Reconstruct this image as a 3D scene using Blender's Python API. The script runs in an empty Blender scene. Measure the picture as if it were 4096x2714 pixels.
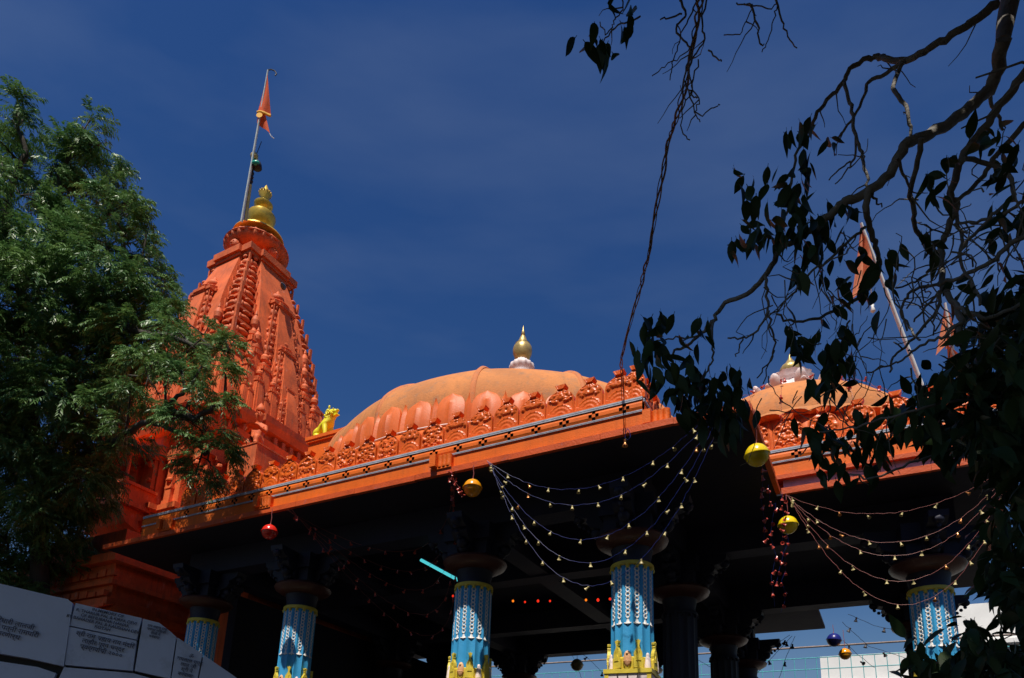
import bpy, math, random
import numpy as np
from mathutils import Matrix, Vector
R_ = math.radians
random.seed(7); RNG = np.random.default_rng(7)
scene = bpy.context.scene
COL = scene.collection

# ------------------------------------------------------------------ camera
FPX, PPX, PPY = 714.0, 496.0, 628.0            # focal length and principal point for a 1024x678 frame (a rising-front lens)
_up = Vector((620 - PPX, -(-2133 - PPY), -FPX)).normalized()
_h = Vector((0, 0, -1)); _h = (_h - _up * _h.dot(_up)).normalized()
_r = _h.cross(_up)
CAMROT = Matrix((_r, _h, _up))                 # camera axes to world axes
CAMLOC = Vector((0, 0, 1.6))
cam = bpy.data.cameras.new('camera'); camo = bpy.data.objects.new('camera', cam); COL.objects.link(camo)
cam.sensor_width = 36; cam.sensor_fit = 'HORIZONTAL'; cam.lens = FPX * 36 / 1024
cam.shift_x = (512 - PPX) / 1024; cam.shift_y = (PPY - 339) / 1024
cam.clip_start = 0.05; cam.clip_end = 6000
camo.matrix_world = Matrix.Translation(CAMLOC) @ CAMROT.to_4x4()
scene.camera = camo
def at(px, py, depth):
    """point seen at a place of the photograph, at a chosen distance"""
    return CAMLOC + CAMROT @ Vector(((px - PPX) / FPX, -(py - PPY) / FPX, -1)) * depth

# ------------------------------------------------------------------ temple frame: x along the front to the right, y into the hall
AZ = R_(-60.8)
UA = Vector((math.sin(AZ), math.cos(AZ), 0))
P0 = Vector((1.925, 9.752, 0))
TH = math.atan2(-UA.y, -UA.x)
T = Matrix.Translation(P0) @ Matrix.Rotation(TH, 4, 'Z')
TI = T.inverted()
def tl(x, y, z): return T @ Vector((x, y, z))

# ------------------------------------------------------------------ sky, sun, exposure
SUN_EL = R_(63)
nb = Vector((-UA.y, UA.x, 0))
sh = (nb * math.cos(R_(12)) - UA * math.sin(R_(12))).normalized()
SUN_DIR = Vector((sh.x * math.cos(SUN_EL), sh.y * math.cos(SUN_EL), math.sin(SUN_EL)))
world = bpy.data.worlds.new('World'); scene.world = world; world.use_nodes = True
wn = world.node_tree; wn.nodes.clear()
wo = wn.nodes.new('ShaderNodeOutputWorld'); bg = wn.nodes.new('ShaderNodeBackground')
sky = wn.nodes.new('ShaderNodeTexSky'); sky.sky_type = 'NISHITA'; sky.sun_disc = False
sky.sun_elevation = SUN_EL; sky.sun_rotation = math.atan2(SUN_DIR.x, SUN_DIR.y)
sky.altitude = 500; sky.air_density = 1.6; sky.dust_density = 1.0; sky.ozone_density = 7.0
hs = wn.nodes.new('ShaderNodeHueSaturation'); hs.inputs['Saturation'].default_value = 1.26; hs.inputs['Hue'].default_value = 0.515
# faint cirrus: an even, large, soft pattern over the whole sky
tc = wn.nodes.new('ShaderNodeTexCoord'); mp = wn.nodes.new('ShaderNodeMapping')
mp.inputs['Scale'].default_value = (1.2, 3.0, 5.0); mp.inputs['Rotation'].default_value = (0.2, 0.5, 0.4)
nz = wn.nodes.new('ShaderNodeTexNoise'); nz.inputs['Scale'].default_value = 1.3; nz.inputs['Detail'].default_value = 5
rp = wn.nodes.new('ShaderNodeValToRGB'); rp.color_ramp.elements[0].position = .48; rp.color_ramp.elements[1].position = .85
rp.color_ramp.elements[0].color = (0, 0, 0, 1); rp.color_ramp.elements[1].color = (.085, .085, .085, 1)
mx = wn.nodes.new('ShaderNodeMix'); mx.data_type = 'RGBA'; mx.inputs['B'].default_value = (9, 10.5, 12, 1)
wn.links.new(tc.outputs['Generated'], mp.inputs['Vector']); wn.links.new(mp.outputs['Vector'], nz.inputs['Vector'])
wn.links.new(nz.outputs['Fac'], rp.inputs['Fac']); wn.links.new(rp.outputs['Color'], mx.inputs['Factor'])
wn.links.new(sky.outputs['Color'], hs.inputs['Color']); wn.links.new(hs.outputs['Color'], mx.inputs['A'])
wn.links.new(mx.outputs['Result'], bg.inputs['Color']); bg.inputs['Strength'].default_value = 0.057
wn.links.new(bg.outputs['Background'], wo.inputs['Surface'])
sl = bpy.data.lights.new('sun', 'SUN'); sl.energy = 5.0; sl.angle = R_(0.55); sl.color = (1.0, .93, .82)
so = bpy.data.objects.new('sun', sl); COL.objects.link(so)
so.rotation_euler = SUN_DIR.to_track_quat('Z', 'Y').to_euler()
vs = scene.view_settings; vs.view_transform = 'Standard'; vs.look = 'None'; vs.exposure = 0.12; vs.gamma = 1.0
vs.use_curve_mapping = False
scene.cycles.max_bounces = 6; scene.cycles.diffuse_bounces = 3; scene.cycles.caustics_reflective = False; scene.cycles.caustics_refractive = False

# ------------------------------------------------------------------ mesh helpers
class MB:
    def __init__(s): s.v = []; s.f = []; s.m = None
    def add(s, vs, fs):
        b = len(s.v)
        if s.m is not None: vs = [s.m @ Vector(p) for p in vs]
        s.v.extend([tuple(p) for p in vs]); s.f.extend([tuple(i + b for i in q) for q in fs]); return s
    def box(s, x0, x1, y0, y1, z0, z1):
        vs = [(x, y, z) for z in (z0, z1) for y in (y0, y1) for x in (x0, x1)]
        return s.add(vs, [(0, 2, 3, 1), (4, 5, 7, 6), (0, 1, 5, 4), (2, 6, 7, 3), (0, 4, 6, 2), (1, 3, 7, 5)])
    def prism(s, poly, a, b, axis='y'):
        """closed 2D outline extruded from a to b; outline in (x,z) for axis y, (y,z) for x, (x,y) for z"""
        n = len(poly)
        def P(p, t): return (p[0], t, p[1]) if axis == 'y' else ((t, p[0], p[1]) if axis == 'x' else (p[0], p[1], t))
        vs = [P(p, a) for p in poly] + [P(p, b) for p in poly]
        fs = [tuple(range(n)), tuple(range(2 * n - 1, n - 1, -1))] + [(i, n + i, n + (i + 1) % n, (i + 1) % n) for i in range(n)]
        return s.add(vs, fs)
    def lathe(s, prof, n=16, c=(0, 0, 0), lobes=0, amp=0, sx=1, sy=1, phase=0):
        vs = []
        for r, z in prof:
            for k in range(n):
                a = 2 * math.pi * k / n + phase
                rr = r * (1 + amp * math.cos(lobes * a)) if lobes else r
                vs.append((c[0] + sx * rr * math.cos(a), c[1] + sy * rr * math.sin(a), c[2] + z))
        fs = []
        for i in range(len(prof) - 1):
            for k in range(n):
                k2 = (k + 1) % n
                fs.append((i * n + k, i * n + k2, (i + 1) * n + k2, (i + 1) * n + k))
        fs.append(tuple(range(n - 1, -1, -1))); m = (len(prof) - 1) * n; fs.append(tuple(range(m, m + n)))
        return s.add(vs, fs)
    def tube(s, pts, rad, n=6, cap=True):
        pts = [Vector(p) for p in pts]
        if not hasattr(rad, '__len__'): rad = [rad] * len(pts)
        vs = []; prev = None
        for i, p in enumerate(pts):
            d = (pts[min(i + 1, len(pts) - 1)] - pts[max(i - 1, 0)])
            if d.length < 1e-9: d = Vector((0, 0, 1))
            d.normalize()
            if prev is None:
                u = d.orthogonal().normalized()
            else:
                u = prev - d * prev.dot(d)
                u = u.normalized() if u.length > 1e-6 else d.orthogonal().normalized()
            prev = u; w = d.cross(u)
            for k in range(n):
                a = 2 * math.pi * k / n
                vs.append(p + (u * math.cos(a) + w * math.sin(a)) * rad[i])
        fs = [(i * n + k, i * n + (k + 1) % n, (i + 1) * n + (k + 1) % n, (i + 1) * n + k) for i in range(len(pts) - 1) for k in range(n)]
        if cap: fs += [tuple(range(n - 1, -1, -1)), tuple(range((len(pts) - 1) * n, len(pts) * n))]
        return s.add(vs, fs)
    def grid(s, fn, nu, nv, flip=False):
        vs = [fn(i / nu, j / nv) for j in range(nv + 1) for i in range(nu + 1)]
        w = nu + 1
        fs = [(j * w + i, j * w + i + 1, (j + 1) * w + i + 1, (j + 1) * w + i) for j in range(nv) for i in range(nu)]
        if flip: fs = [q[::-1] for q in fs]
        return s.add(vs, fs)
    def ball(s, c, r, n=10, m=7, sc=(1, 1, 1)):
        prof = [(max(1e-4, r * math.sin(math.pi * i / m)), -r * math.cos(math.pi * i / m)) for i in range(m + 1)]
        b = MB(); b.lathe(prof, n)
        return s.add([(c[0] + x * sc[0], c[1] + y * sc[1], c[2] + z * sc[2]) for x, y, z in b.v], b.f)
    def torus(s, c, R, r, n=12, m=5, ax='z', sx=1):
        vs = []; fs = []
        for i in range(n):
            a = 2 * math.pi * i / n
            for j in range(m):
                b = 2 * math.pi * j / m
                q = ((R + r * math.cos(b)) * math.cos(a) * sx, (R + r * math.cos(b)) * math.sin(a), r * math.sin(b))
                if ax == 'y': q = (q[0], q[2], q[1])
                elif ax == 'x': q = (q[2], q[0], q[1])
                vs.append((c[0] + q[0], c[1] + q[1], c[2] + q[2]))
        for i in range(n):
            for j in range(m):
                fs.append((i * m + j, ((i + 1) % n) * m + j, ((i + 1) % n) * m + (j + 1) % m, i * m + (j + 1) % m))
        return s.add(vs, fs)
    def mesh(s, name, mat, smooth=0):
        me = bpy.data.meshes.new(name); me.from_pydata(s.v, [], s.f)
        if mat: me.materials.append(mat)
        if smooth:
            me.polygons.foreach_set('use_smooth', [True] * len(me.polygons))
            if smooth < 180: me.set_sharp_from_angle(angle=R_(smooth))
        me.update(); return me
def fix(me):
    import bmesh
    b = bmesh.new(); b.from_mesh(me); bmesh.ops.recalc_face_normals(b, faces=b.faces); b.to_mesh(me); b.free(); return me
def inst(name, me, parent=None, loc=(0, 0, 0), rot=(0, 0, 0), scale=(1, 1, 1), kind=None, label=None):
    o = bpy.data.objects.new(name, me); COL.objects.link(o)
    o.location = loc; o.rotation_euler = rot; o.scale = scale
    if parent: o.parent = parent
    if kind: o['kind'] = kind
    if label: o['label'] = label
    return o
def part(name, mb, mat, parent=None, smooth=0, loc=(0, 0, 0), rot=(0, 0, 0), scale=(1, 1, 1), kind=None, label=None, norm=True):
    me = mb.mesh(name, mat, smooth)
    if norm: fix(me)
    return inst(name, me, parent, loc, rot, scale, kind, label)
def tag(o, label, cat, group=None):
    o['label'] = label; o['category'] = cat
    if group: o['group'] = group
    return o
def thing(name, label, cat, loc=(0, 0, 0), rotz=0, group=None):
    o = bpy.data.objects.new(name, None); COL.objects.link(o); o.empty_display_size = .2
    o.location = loc; o.rotation_euler = (0, 0, rotz); return tag(o, label, cat, group)
def copytree(o, parent=None):
    c = o.copy(); COL.objects.link(c); c.parent = parent
    for ch in list(o.children): copytree(ch, c)
    return c
def lerp(a, b, t): return a + (b - a) * t
def interp(tab, t):
    for (a, va), (b, vb) in zip(tab, tab[1:]):
        if t <= b: return lerp(va, vb, (t - a) / (b - a) if b > a else 0)
    return tab[-1][1]

# ------------------------------------------------------------------ materials
def mat(name, col, rough=.6, var=.18, scale=3.0, bump=.15, bscale=60, stain=None, samt=.35, sscale=5.0, spos=.55, metal=0, spec=.4, streak=0, emit=None, estr=0, trans=0, stretch=None):
    m = bpy.data.materials.new(name); m.use_nodes = True; nt = m.node_tree; b = nt.nodes['Principled BSDF']
    L = nt.links.new; N = nt.nodes.new
    b.inputs['Roughness'].default_value = rough; b.inputs['Metallic'].default_value = metal
    b.inputs['Specular IOR Level'].default_value = spec
    if trans: b.inputs['Transmission Weight'].default_value = trans
    geo = N('ShaderNodeNewGeometry'); src = geo.outputs['Position']
    if stretch:
        q = N('ShaderNodeMapping'); q.inputs['Scale'].default_value = stretch; L(src, q.inputs['Vector']); vsrc = q.outputs['Vector']
    else: vsrc = src
    n1 = N('ShaderNodeTexNoise'); n1.inputs['Scale'].default_value = scale; n1.inputs['Detail'].default_value = 8; n1.inputs['Roughness'].default_value = .65
    L(src, n1.inputs['Vector'])
    mr = N('ShaderNodeMapRange'); mr.inputs['From Min'].default_value = .3; mr.inputs['From Max'].default_value = .7
    mr.inputs['To Min'].default_value = 1 - var; mr.inputs['To Max'].default_value = 1 + var; L(n1.outputs['Fac'], mr.inputs['Value'])
    mul = N('ShaderNodeMix'); mul.data_type = 'RGBA'; mul.blend_type = 'MULTIPLY'; mul.inputs['Factor'].default_value = 1
    mul.inputs['A'].default_value = (*col, 1); L(mr.outputs['Result'], mul.inputs['B']); out = mul.outputs['Result']
    if stain:
        n2 = N('ShaderNodeTexNoise'); n2.inputs['Scale'].default_value = sscale; n2.inputs['Detail'].default_value = 10; n2.inputs['Roughness'].default_value = .7
        L(vsrc, n2.inputs['Vector'])
        r2 = N('ShaderNodeMapRange'); r2.inputs['From Min'].default_value = spos; r2.inputs['From Max'].default_value = spos + .14
        r2.inputs['To Min'].default_value = 0; r2.inputs['To Max'].default_value = samt; L(n2.outputs['Fac'], r2.inputs['Value'])
        sm = N('ShaderNodeMix'); sm.data_type = 'RGBA'; sm.inputs['B'].default_value = (*stain, 1)
        L(r2.outputs['Result'], sm.inputs['Factor']); L(out, sm.inputs['A']); out = sm.outputs['Result']
    if streak:
        q2 = N('ShaderNodeMapping'); q2.inputs['Scale'].default_value = (1, 1, .07); L(src, q2.inputs['Vector'])
        n4 = N('ShaderNodeTexNoise'); n4.inputs['Scale'].default_value = 9; n4.inputs['Detail'].default_value = 6; n4.inputs['Roughness'].default_value = .7; L(q2.outputs['Vector'], n4.inputs['Vector'])
        r4 = N('ShaderNodeMapRange'); r4.inputs['From Min'].default_value = .5; r4.inputs['From Max'].default_value = .72; r4.inputs['To Max'].default_value = streak; L(n4.outputs['Fac'], r4.inputs['Value'])
        s4 = N('ShaderNodeMix'); s4.data_type = 'RGBA'; s4.inputs['B'].default_value = (col[0] * .30 + .02, col[1] * .40 + .02, col[2] * .5 + .02, 1)
        L(r4.outputs['Result'], s4.inputs['Factor']); L(out, s4.inputs['A']); out = s4.outputs['Result']
    L(out, b.inputs['Base Color'])
    rr = N('ShaderNodeMapRange'); rr.inputs['To Min'].default_value = max(.02, rough - .12); rr.inputs['To Max'].default_value = min(1, rough + .12)
    L(n1.outputs['Fac'], rr.inputs['Value']); L(rr.outputs['Result'], b.inputs['Roughness'])
    if bump:
        n3 = N('ShaderNodeTexNoise'); n3.inputs['Scale'].default_value = bscale; n3.inputs['Detail'].default_value = 5; L(src, n3.inputs['Vector'])
        bp = N('ShaderNodeBump'); bp.inputs['Strength'].default_value = bump; bp.inputs['Distance'].default_value = .02
        L(n3.outputs['Fac'], bp.inputs['Height']); L(bp.outputs['Normal'], b.inputs['Normal'])
    if emit:
        b.inputs['Emission Color'].default_value = (*emit, 1); b.inputs['Emission Strength'].default_value = estr
    return m
ORANGE = mat('orange_paint', (.76, .140, .014), .55, .16, 2.2, .25, 45, stain=(.62, .30, .20), samt=.35, sscale=7, spos=.62, spec=.25)
FASCIA = mat('orange_fascia_paint', (.78, .150, .014), .55, .14, 2.0, .2, 50, stain=(.38, .16, .12), samt=.55, sscale=3.2, spos=.58, spec=.25, stretch=(1, 1, .5), streak=.3)
LIPM = mat('red_orange_edge_paint', (.60, .085, .012), .55, .2, 3.0, .3, 40, stain=(.30, .13, .14), samt=.7, sscale=4, spos=.58)
RIBM = mat('dome_rib_plaster', (.58, .18, .055), .8, .2, 2, .3, 30, stain=(.32, .16, .09), samt=.6, sscale=5, spos=.5)
RELIEF = mat('orange_gloss_paint', (.72, .125, .013), .36, .14, 4, .12, 80, spec=.4)
TOWERM = mat('red_orange_tower_paint', (.66, .125, .030), .66, .3, 1.6, .4, 30, stain=(.70, .46, .38), samt=.6, sscale=6, spos=.60, stretch=(1, 1, .35), streak=.55)
DOMEM = mat('weathered_tan_dome', (.56, .205, .062), .85, .2, 1.2, .4, 25, stain=(.30, .17, .10), samt=.6, sscale=4.5, spos=.52, streak=.35)
PETALM = mat('orange_petal_paint', (.68, .145, .030), .5, .2, 1.5, .15, 30, stain=(.60, .28, .18), samt=.5, sscale=3, spos=.58, spec=.3, streak=.3)
GREY = mat('blue_grey_trim', (.40, .44, .53), .6, .2, 8, .3, 80, stain=(.22, .17, .19), samt=.5, sscale=14, spos=.55)
INSHADE = mat('shade_navy_interior', (.010, .010, .024), .85, .25, 1.5, .3, 20, stain=(.022, .016, .018), samt=.6, sscale=2)  # ceiling, inner walls and vents: shade put into a near-black colour
BEAMM = mat('shade_navy_beam', (.014, .015, .036), .7, .3, 2, .3, 25, stain=(.035, .026, .028), samt=.6, sscale=3, spos=.6)  # beam navy darkened to hold the hall's shade
INCOL = mat('dark_blue_and_shade', (.012, .014, .032), .6, .25, 3, .2, 40)  # inner columns and capital brackets carry shade in their colour; also plain dark fittings
CAPR = mat('dull_red_and_shade', (.075, .026, .02), .4, .25, 4, .25, 40, stain=(.30, .28, .28), samt=.6, sscale=6, spos=.66)  # capital discs' colour lowered to carry the shade under the eave
BLUE = mat('sky_blue_column_paint', (.045, .34, .66), .5, .12, 5, .15, 60, stain=(.03, .16, .38), samt=.6, sscale=5, spos=.60)
WHITE = mat('white_paint', (.78, .75, .72), .5, .1, 10, .2, 90, stain=(.55, .50, .48), samt=.4, sscale=12)
PINKW = mat('pinkish_white_paint', (.78, .66, .64), .5, .1, 10, .2, 90)
YELLOW = mat('yellow_paint', (.72, .56, .06), .5, .15, 8, .2, 80, stain=(.45, .34, .05), samt=.4, sscale=14)
LIONY = mat('bright_yellow_gloss', (.80, .72, .02), .45, .06, 6, .1, 40)
GOLD = mat('weathered_brass', (.58, .42, .15), .36, .25, 6, .2, 40, stain=(.34, .31, .17), samt=.5, sscale=9, metal=.5, spec=.5)
GOLDT = mat('bright_gilded_brass', (.74, .48, .07), .3, .2, 5, .15, 30, stain=(.42, .36, .16), samt=.5, sscale=6, metal=.45)
STONE = mat('courtyard_stone', (.042, .037, .032), .85, .25, 1.5, .4, 20)
MARBLE = mat('white_marble', (.70, .73, .86), .4, .08, 1.2, .1, 20, stain=(.42, .43, .48), samt=.7, sscale=2.5, spos=.54)  # white marble; the blue of open shade is put into its colour
# ------------------------------------------------------------------ ground and plinth
g = MB(); g.grid(lambda u, v: ((u - .5) * 3000, (v - .5) * 3000, 0), 4, 4)
o = part('ground', g, STONE, norm=False); o['kind'] = 'structure'
PL = 2.4
pl = thing('temple_plinth', 'raised dark stone platform under the temple halls', 'platform', T @ Vector((0, 0, 0)), TH)
m = MB(); m.box(-19, 8.5, -1.7, 12.5, 0.004, PL - .12); part('core', m, STONE, pl)
m = MB(); m.box(-19.06, 8.56, -1.76, 12.56, PL - .12, PL); part('coping', m, STONE, pl)

# ------------------------------------------------------------------ crest panels (ogee merlons with carved relief)
HW = [(0, .5), (.50, .5), (.60, .48), (.69, .41), (.76, .29), (.80, .19), (.845, .12), (.87, .105), (.90, .125), (.94, .17), (1, .20)]
def crest_mesh(name, W, H, kind, seed=5, th=.07):
    rs = random.Random(seed)
    blobs = []
    if kind == 'scroll':
        for k in range(46):
            bx = rs.uniform(0, .46) * W; bz = rs.uniform(.05, .78) * H
            blobs.append((bx, bz, rs.uniform(.013, .024), rs.uniform(.5, 1)))
    elif kind == 'leaf':
        for k in range(60):
            bx = rs.uniform(0, .46) * W; bz = rs.uniform(.04, .80) * H
            blobs.append((bx, bz, rs.uniform(.011, .018), rs.uniform(.5, 1.1)))
    else:
        for k in range(44):
            bx = rs.uniform(0, .42) * W; bz = rs.uniform(.50, .82) * H
            blobs.append((bx, bz, rs.uniform(.012, .02), rs.uniform(.5, 1)))
    def rel(u, x, z):
        t = z / H
        if t > .87: return .012 * (1 if abs(u) > .7 else .3 + .7 * abs(math.sin(x * 160)))
        if abs(u) > .87: return .016
        h = 0
        ax = abs(x)
        for bx, bz, r, a in blobs:
            d2 = (ax - bx) ** 2 + (z - bz) ** 2
            if d2 < 4 * r * r: h = max(h, a * (1 - d2 / (4 * r * r)))
        if kind == 'fan':
            d = math.hypot(x, z - .02 * H); a = math.atan2(z, x)
            dd = d / (.46 * W)
            if dd < 1:
                ring = .5 + .5 * math.cos(dd * 2 * math.pi * 3.0)
                h = max(h * (.2 if dd < .85 else 1), .25 + .42 * ring * (.75 + .25 * math.cos(a * 18)))
        if kind == 'scroll':
            for sx, sz, sr in ((.2 * W, .2 * H, .15 * W), (.19 * W, .5 * H, .13 * W)):
                d = math.hypot(ax - sx, z - sz)
                if d < sr:
                    a = math.atan2(z - sz, ax - sx)
                    h = max(h * .4, .5 + .5 * math.cos(d / sr * 10 - a))
        return .027 * h
    nu, nv = 26, 40
    ts = [j / nv for j in range(nv + 1)]
    mb = MB(); vs = []; fs = []
    for t in ts:
        hw = interp(HW, t) * W
        dep = .02 if t > .86 else 0
        for i in range(nu + 1):
            u = -1 + 2 * i / nu; x = u * hw
            vs.append((x, -th / 2 - dep - rel(u, x, t * H), t * H))
    w = nu + 1
    for j in range(nv):
        for i in range(nu): fs.append((j * w + i, j * w + i + 1, (j + 1) * w + i + 1, (j + 1) * w + i))
    b = len(vs)
    for t in ts:
        hw = interp(HW, t) * W; dep = .02 if t > .86 else 0
        vs += [(-hw, th / 2 + dep, t * H), (hw, th / 2 + dep, t * H)]
    for j in range(nv):
        p, q = b + 2 * j, b + 2 * j + 2
        fs += [(p + 1, p, q, q + 1), (p, j * w, (j + 1) * w, q), (j * w + nu, p + 1, q + 1, (j + 1) * w + nu)]
    fs.append(tuple([nv * w + i for i in range(nu + 1)] + [b + 2 * nv + 1, b + 2 * nv]))
    mb.add(vs, fs); return fix(mb.mesh(name, RELIEF, 32))
CR_S = [crest_mesh('crest_panel', .415, .52, k, 11 + i) for i, k in enumerate(('scroll', 'fan', 'leaf', 'fan', 'scroll', 'leaf', 'fan'))]
CR_B = [crest_mesh('crest_panel', .45, .60, k, 31 + i) for i, k in enumerate(('leaf', 'scroll', 'fan'))]

def frieze(x0, x1, y, z0, z1, crosses, a, depth=.035):
    """flat band with cross-shaped groups of four square openings"""
    mb = MB(); vd = []; zc = (z0 + z1) / 2
    zs = [z0, zc - 1.5 * a, zc - .5 * a, zc + .5 * a, zc + 1.5 * a, z1]
    xs = [x0]; tagc = []
    for c in crosses: xs += [c - 1.5 * a, c - .5 * a, c + .5 * a, c + 1.5 * a]
    xs.append(x1)
    def bul(z): return y - .022 * math.sin(math.pi * (z - z0) / (z1 - z0))
    for i in range(len(xs) - 1):
        ci = (i - 1) % 4 if 0 < i < len(xs) - 2 else 3
        for j in range(5):
            xa, xb, za, zb = xs[i], xs[i + 1], zs[j], zs[j + 1]
            hole = ci < 3 and 1 <= j <= 3 and ((ci == 1) != (j == 2)) and not (ci == 1 and j == 2)
            A = (xa, bul(za), za); B = (xb, bul(za), za); C = (xb, bul(zb), zb); D = (xa, bul(zb), zb)
            if not hole: mb.add([A, B, C, D], [(0, 1, 2, 3)])
            else:
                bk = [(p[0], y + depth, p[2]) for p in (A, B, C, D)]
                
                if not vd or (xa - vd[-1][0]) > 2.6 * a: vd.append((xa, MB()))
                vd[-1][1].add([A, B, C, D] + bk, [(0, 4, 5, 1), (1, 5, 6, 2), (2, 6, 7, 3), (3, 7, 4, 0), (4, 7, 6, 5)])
    return mb, vd

def rollblock():
    """bracket stub of upright rolls that stands on the eave over a column"""
    mb = MB(); mb.box(-.17, -.06, -.17, .0, 0, .20)
    for i, x in enumerate((-.02, .055, .13)):
        mb.lathe([(.045, 0), (.05, .03), (.042, .08), (.05, .15), (.052, .19)], 10, (x, -.07, 0))
    mb.box(-.19, .19, -.10, .0, -.03, 0.0); mb.box(-.17, .17, -.06, .0, 0, .17)
    return fix(mb.mesh('bracket_block', ORANGE, 40))
ROLLB = rollblock()

def parapet(par, x0, x1, y, zf, zg, zt, crest, H, sp, cx0, n, rotz=0, org=(0, 0, 0), fasc_back=.10, first=0, crosses=True, crestk=None, a=.05):
    """front wall above the eave: fascia, grey fillets, frieze with openings, crest panels; runs along x at depth y"""
    mtx = dict(loc=org, rot=(0, 0, rotz))
    m = MB(); m.box(x0, x1, y, y + fasc_back, zf, zg); part('fascia', m, FASCIA, par, **mtx)
    for nm, za, zb in (('lower_grey_fillet', zg, zg + .026), ('upper_grey_fillet', zt - .045, zt)):
        m = MB(); h = zb - za
        m.box(x0 - .003, x1 + .003, y - .022, y + .1, za + h * .5, zb); m.box(x0, x1, y - .019, y + .1, za, za + h * .5 - .001)
        part(nm, m, GREY, par, **mtx)
    xs = [cx0 + sp * k + .10 for k in range(n) if x0 + .2 < cx0 + sp * k + .10 < x1 - .2] if crosses else []
    fz, vd = frieze(x0, x1, y, zg + .026, zt - .045, xs, a); fo = part('pierced_frieze', fz, FASCIA, par, norm=False, **mtx)
    for _, vm in vd: part('cross_vent', vm, INSHADE, fo, norm=False)  # openings lined dark: the shade of the holes put into their colour
    m = MB(); m.box(x0, x1, y + .16, y + .30, zg + .001, zt); m.box(x0, x1, y + .04, y + .16, zg + .001, zg + .036); m.box(x0, x1, y + .04, y + .16, zt - .05, zt); part('parapet_back', m, INSHADE, par, **mtx)  # cavity behind the frieze darkened by colour in place of its shade
    m = MB(); m.box(x0, x1, y - .0, y + .34, zt + .003, zt + .03); part('parapet_coping', m, FASCIA, par, **mtx)
    mr = Matrix.Translation(org) @ Matrix.Rotation(rotz, 4, 'Z')
    # narrow posts between the panels
    mp_ = MB(); mp_.box(-.03, .03, -.02, .05, 0, H * .46); mp_.box(-.012, .012, -.035, -.02, 0, H * .44)
    pm = fix(mp_.mesh('crest_post', ORANGE))
    for k in range(n):
        x = cx0 + sp * k
        j = (k + first) % 5
        me = crest[crestk[k % len(crestk)]] if crestk else crest[(0, 2, 5, 4, 2, 1, 0, 5, 1, 4, 2, 0, 3, 2, 6, 1, 3, 6, 1, 3, 6)[k % 21]] if len(crest) > 3 else crest[k % 3]
        p = mr @ Vector((x, y + .10 + random.uniform(-.006, .006), zt + .03))
        inst('crest_panel', me, par, p, (random.uniform(-.02, .02), 0, rotz + random.uniform(-.02, .02)), (random.uniform(.97, 1.02), 1, random.uniform(.97, 1.02)))
        if k < n - 1: inst('crest_post', pm, par, mr @ Vector((x + sp / 2, y + .12, zt + .03)), (0, 0, rotz))

def lip(par, x0, x1, y0, y1, z0, z1, cuts, axis='x', name='eave_edge_slab'):
    pts = [x0] + list(cuts) + [x1]
    for i in range(len(pts) - 1):
        m = MB(); dy = random.uniform(-.006, .006); dz = random.uniform(-.008, .004)
        if axis == 'x': m.box(pts[i] + .002, pts[i + 1] - .002, y0 + dy, y1, z0 + dz, z1 + dz)
        else: m.box(y0, y1 + dy, pts[i] + .002, pts[i + 1] - .002, z0 + dz, z1 + dz)
        part(name, m, LIPM, par)

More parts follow.
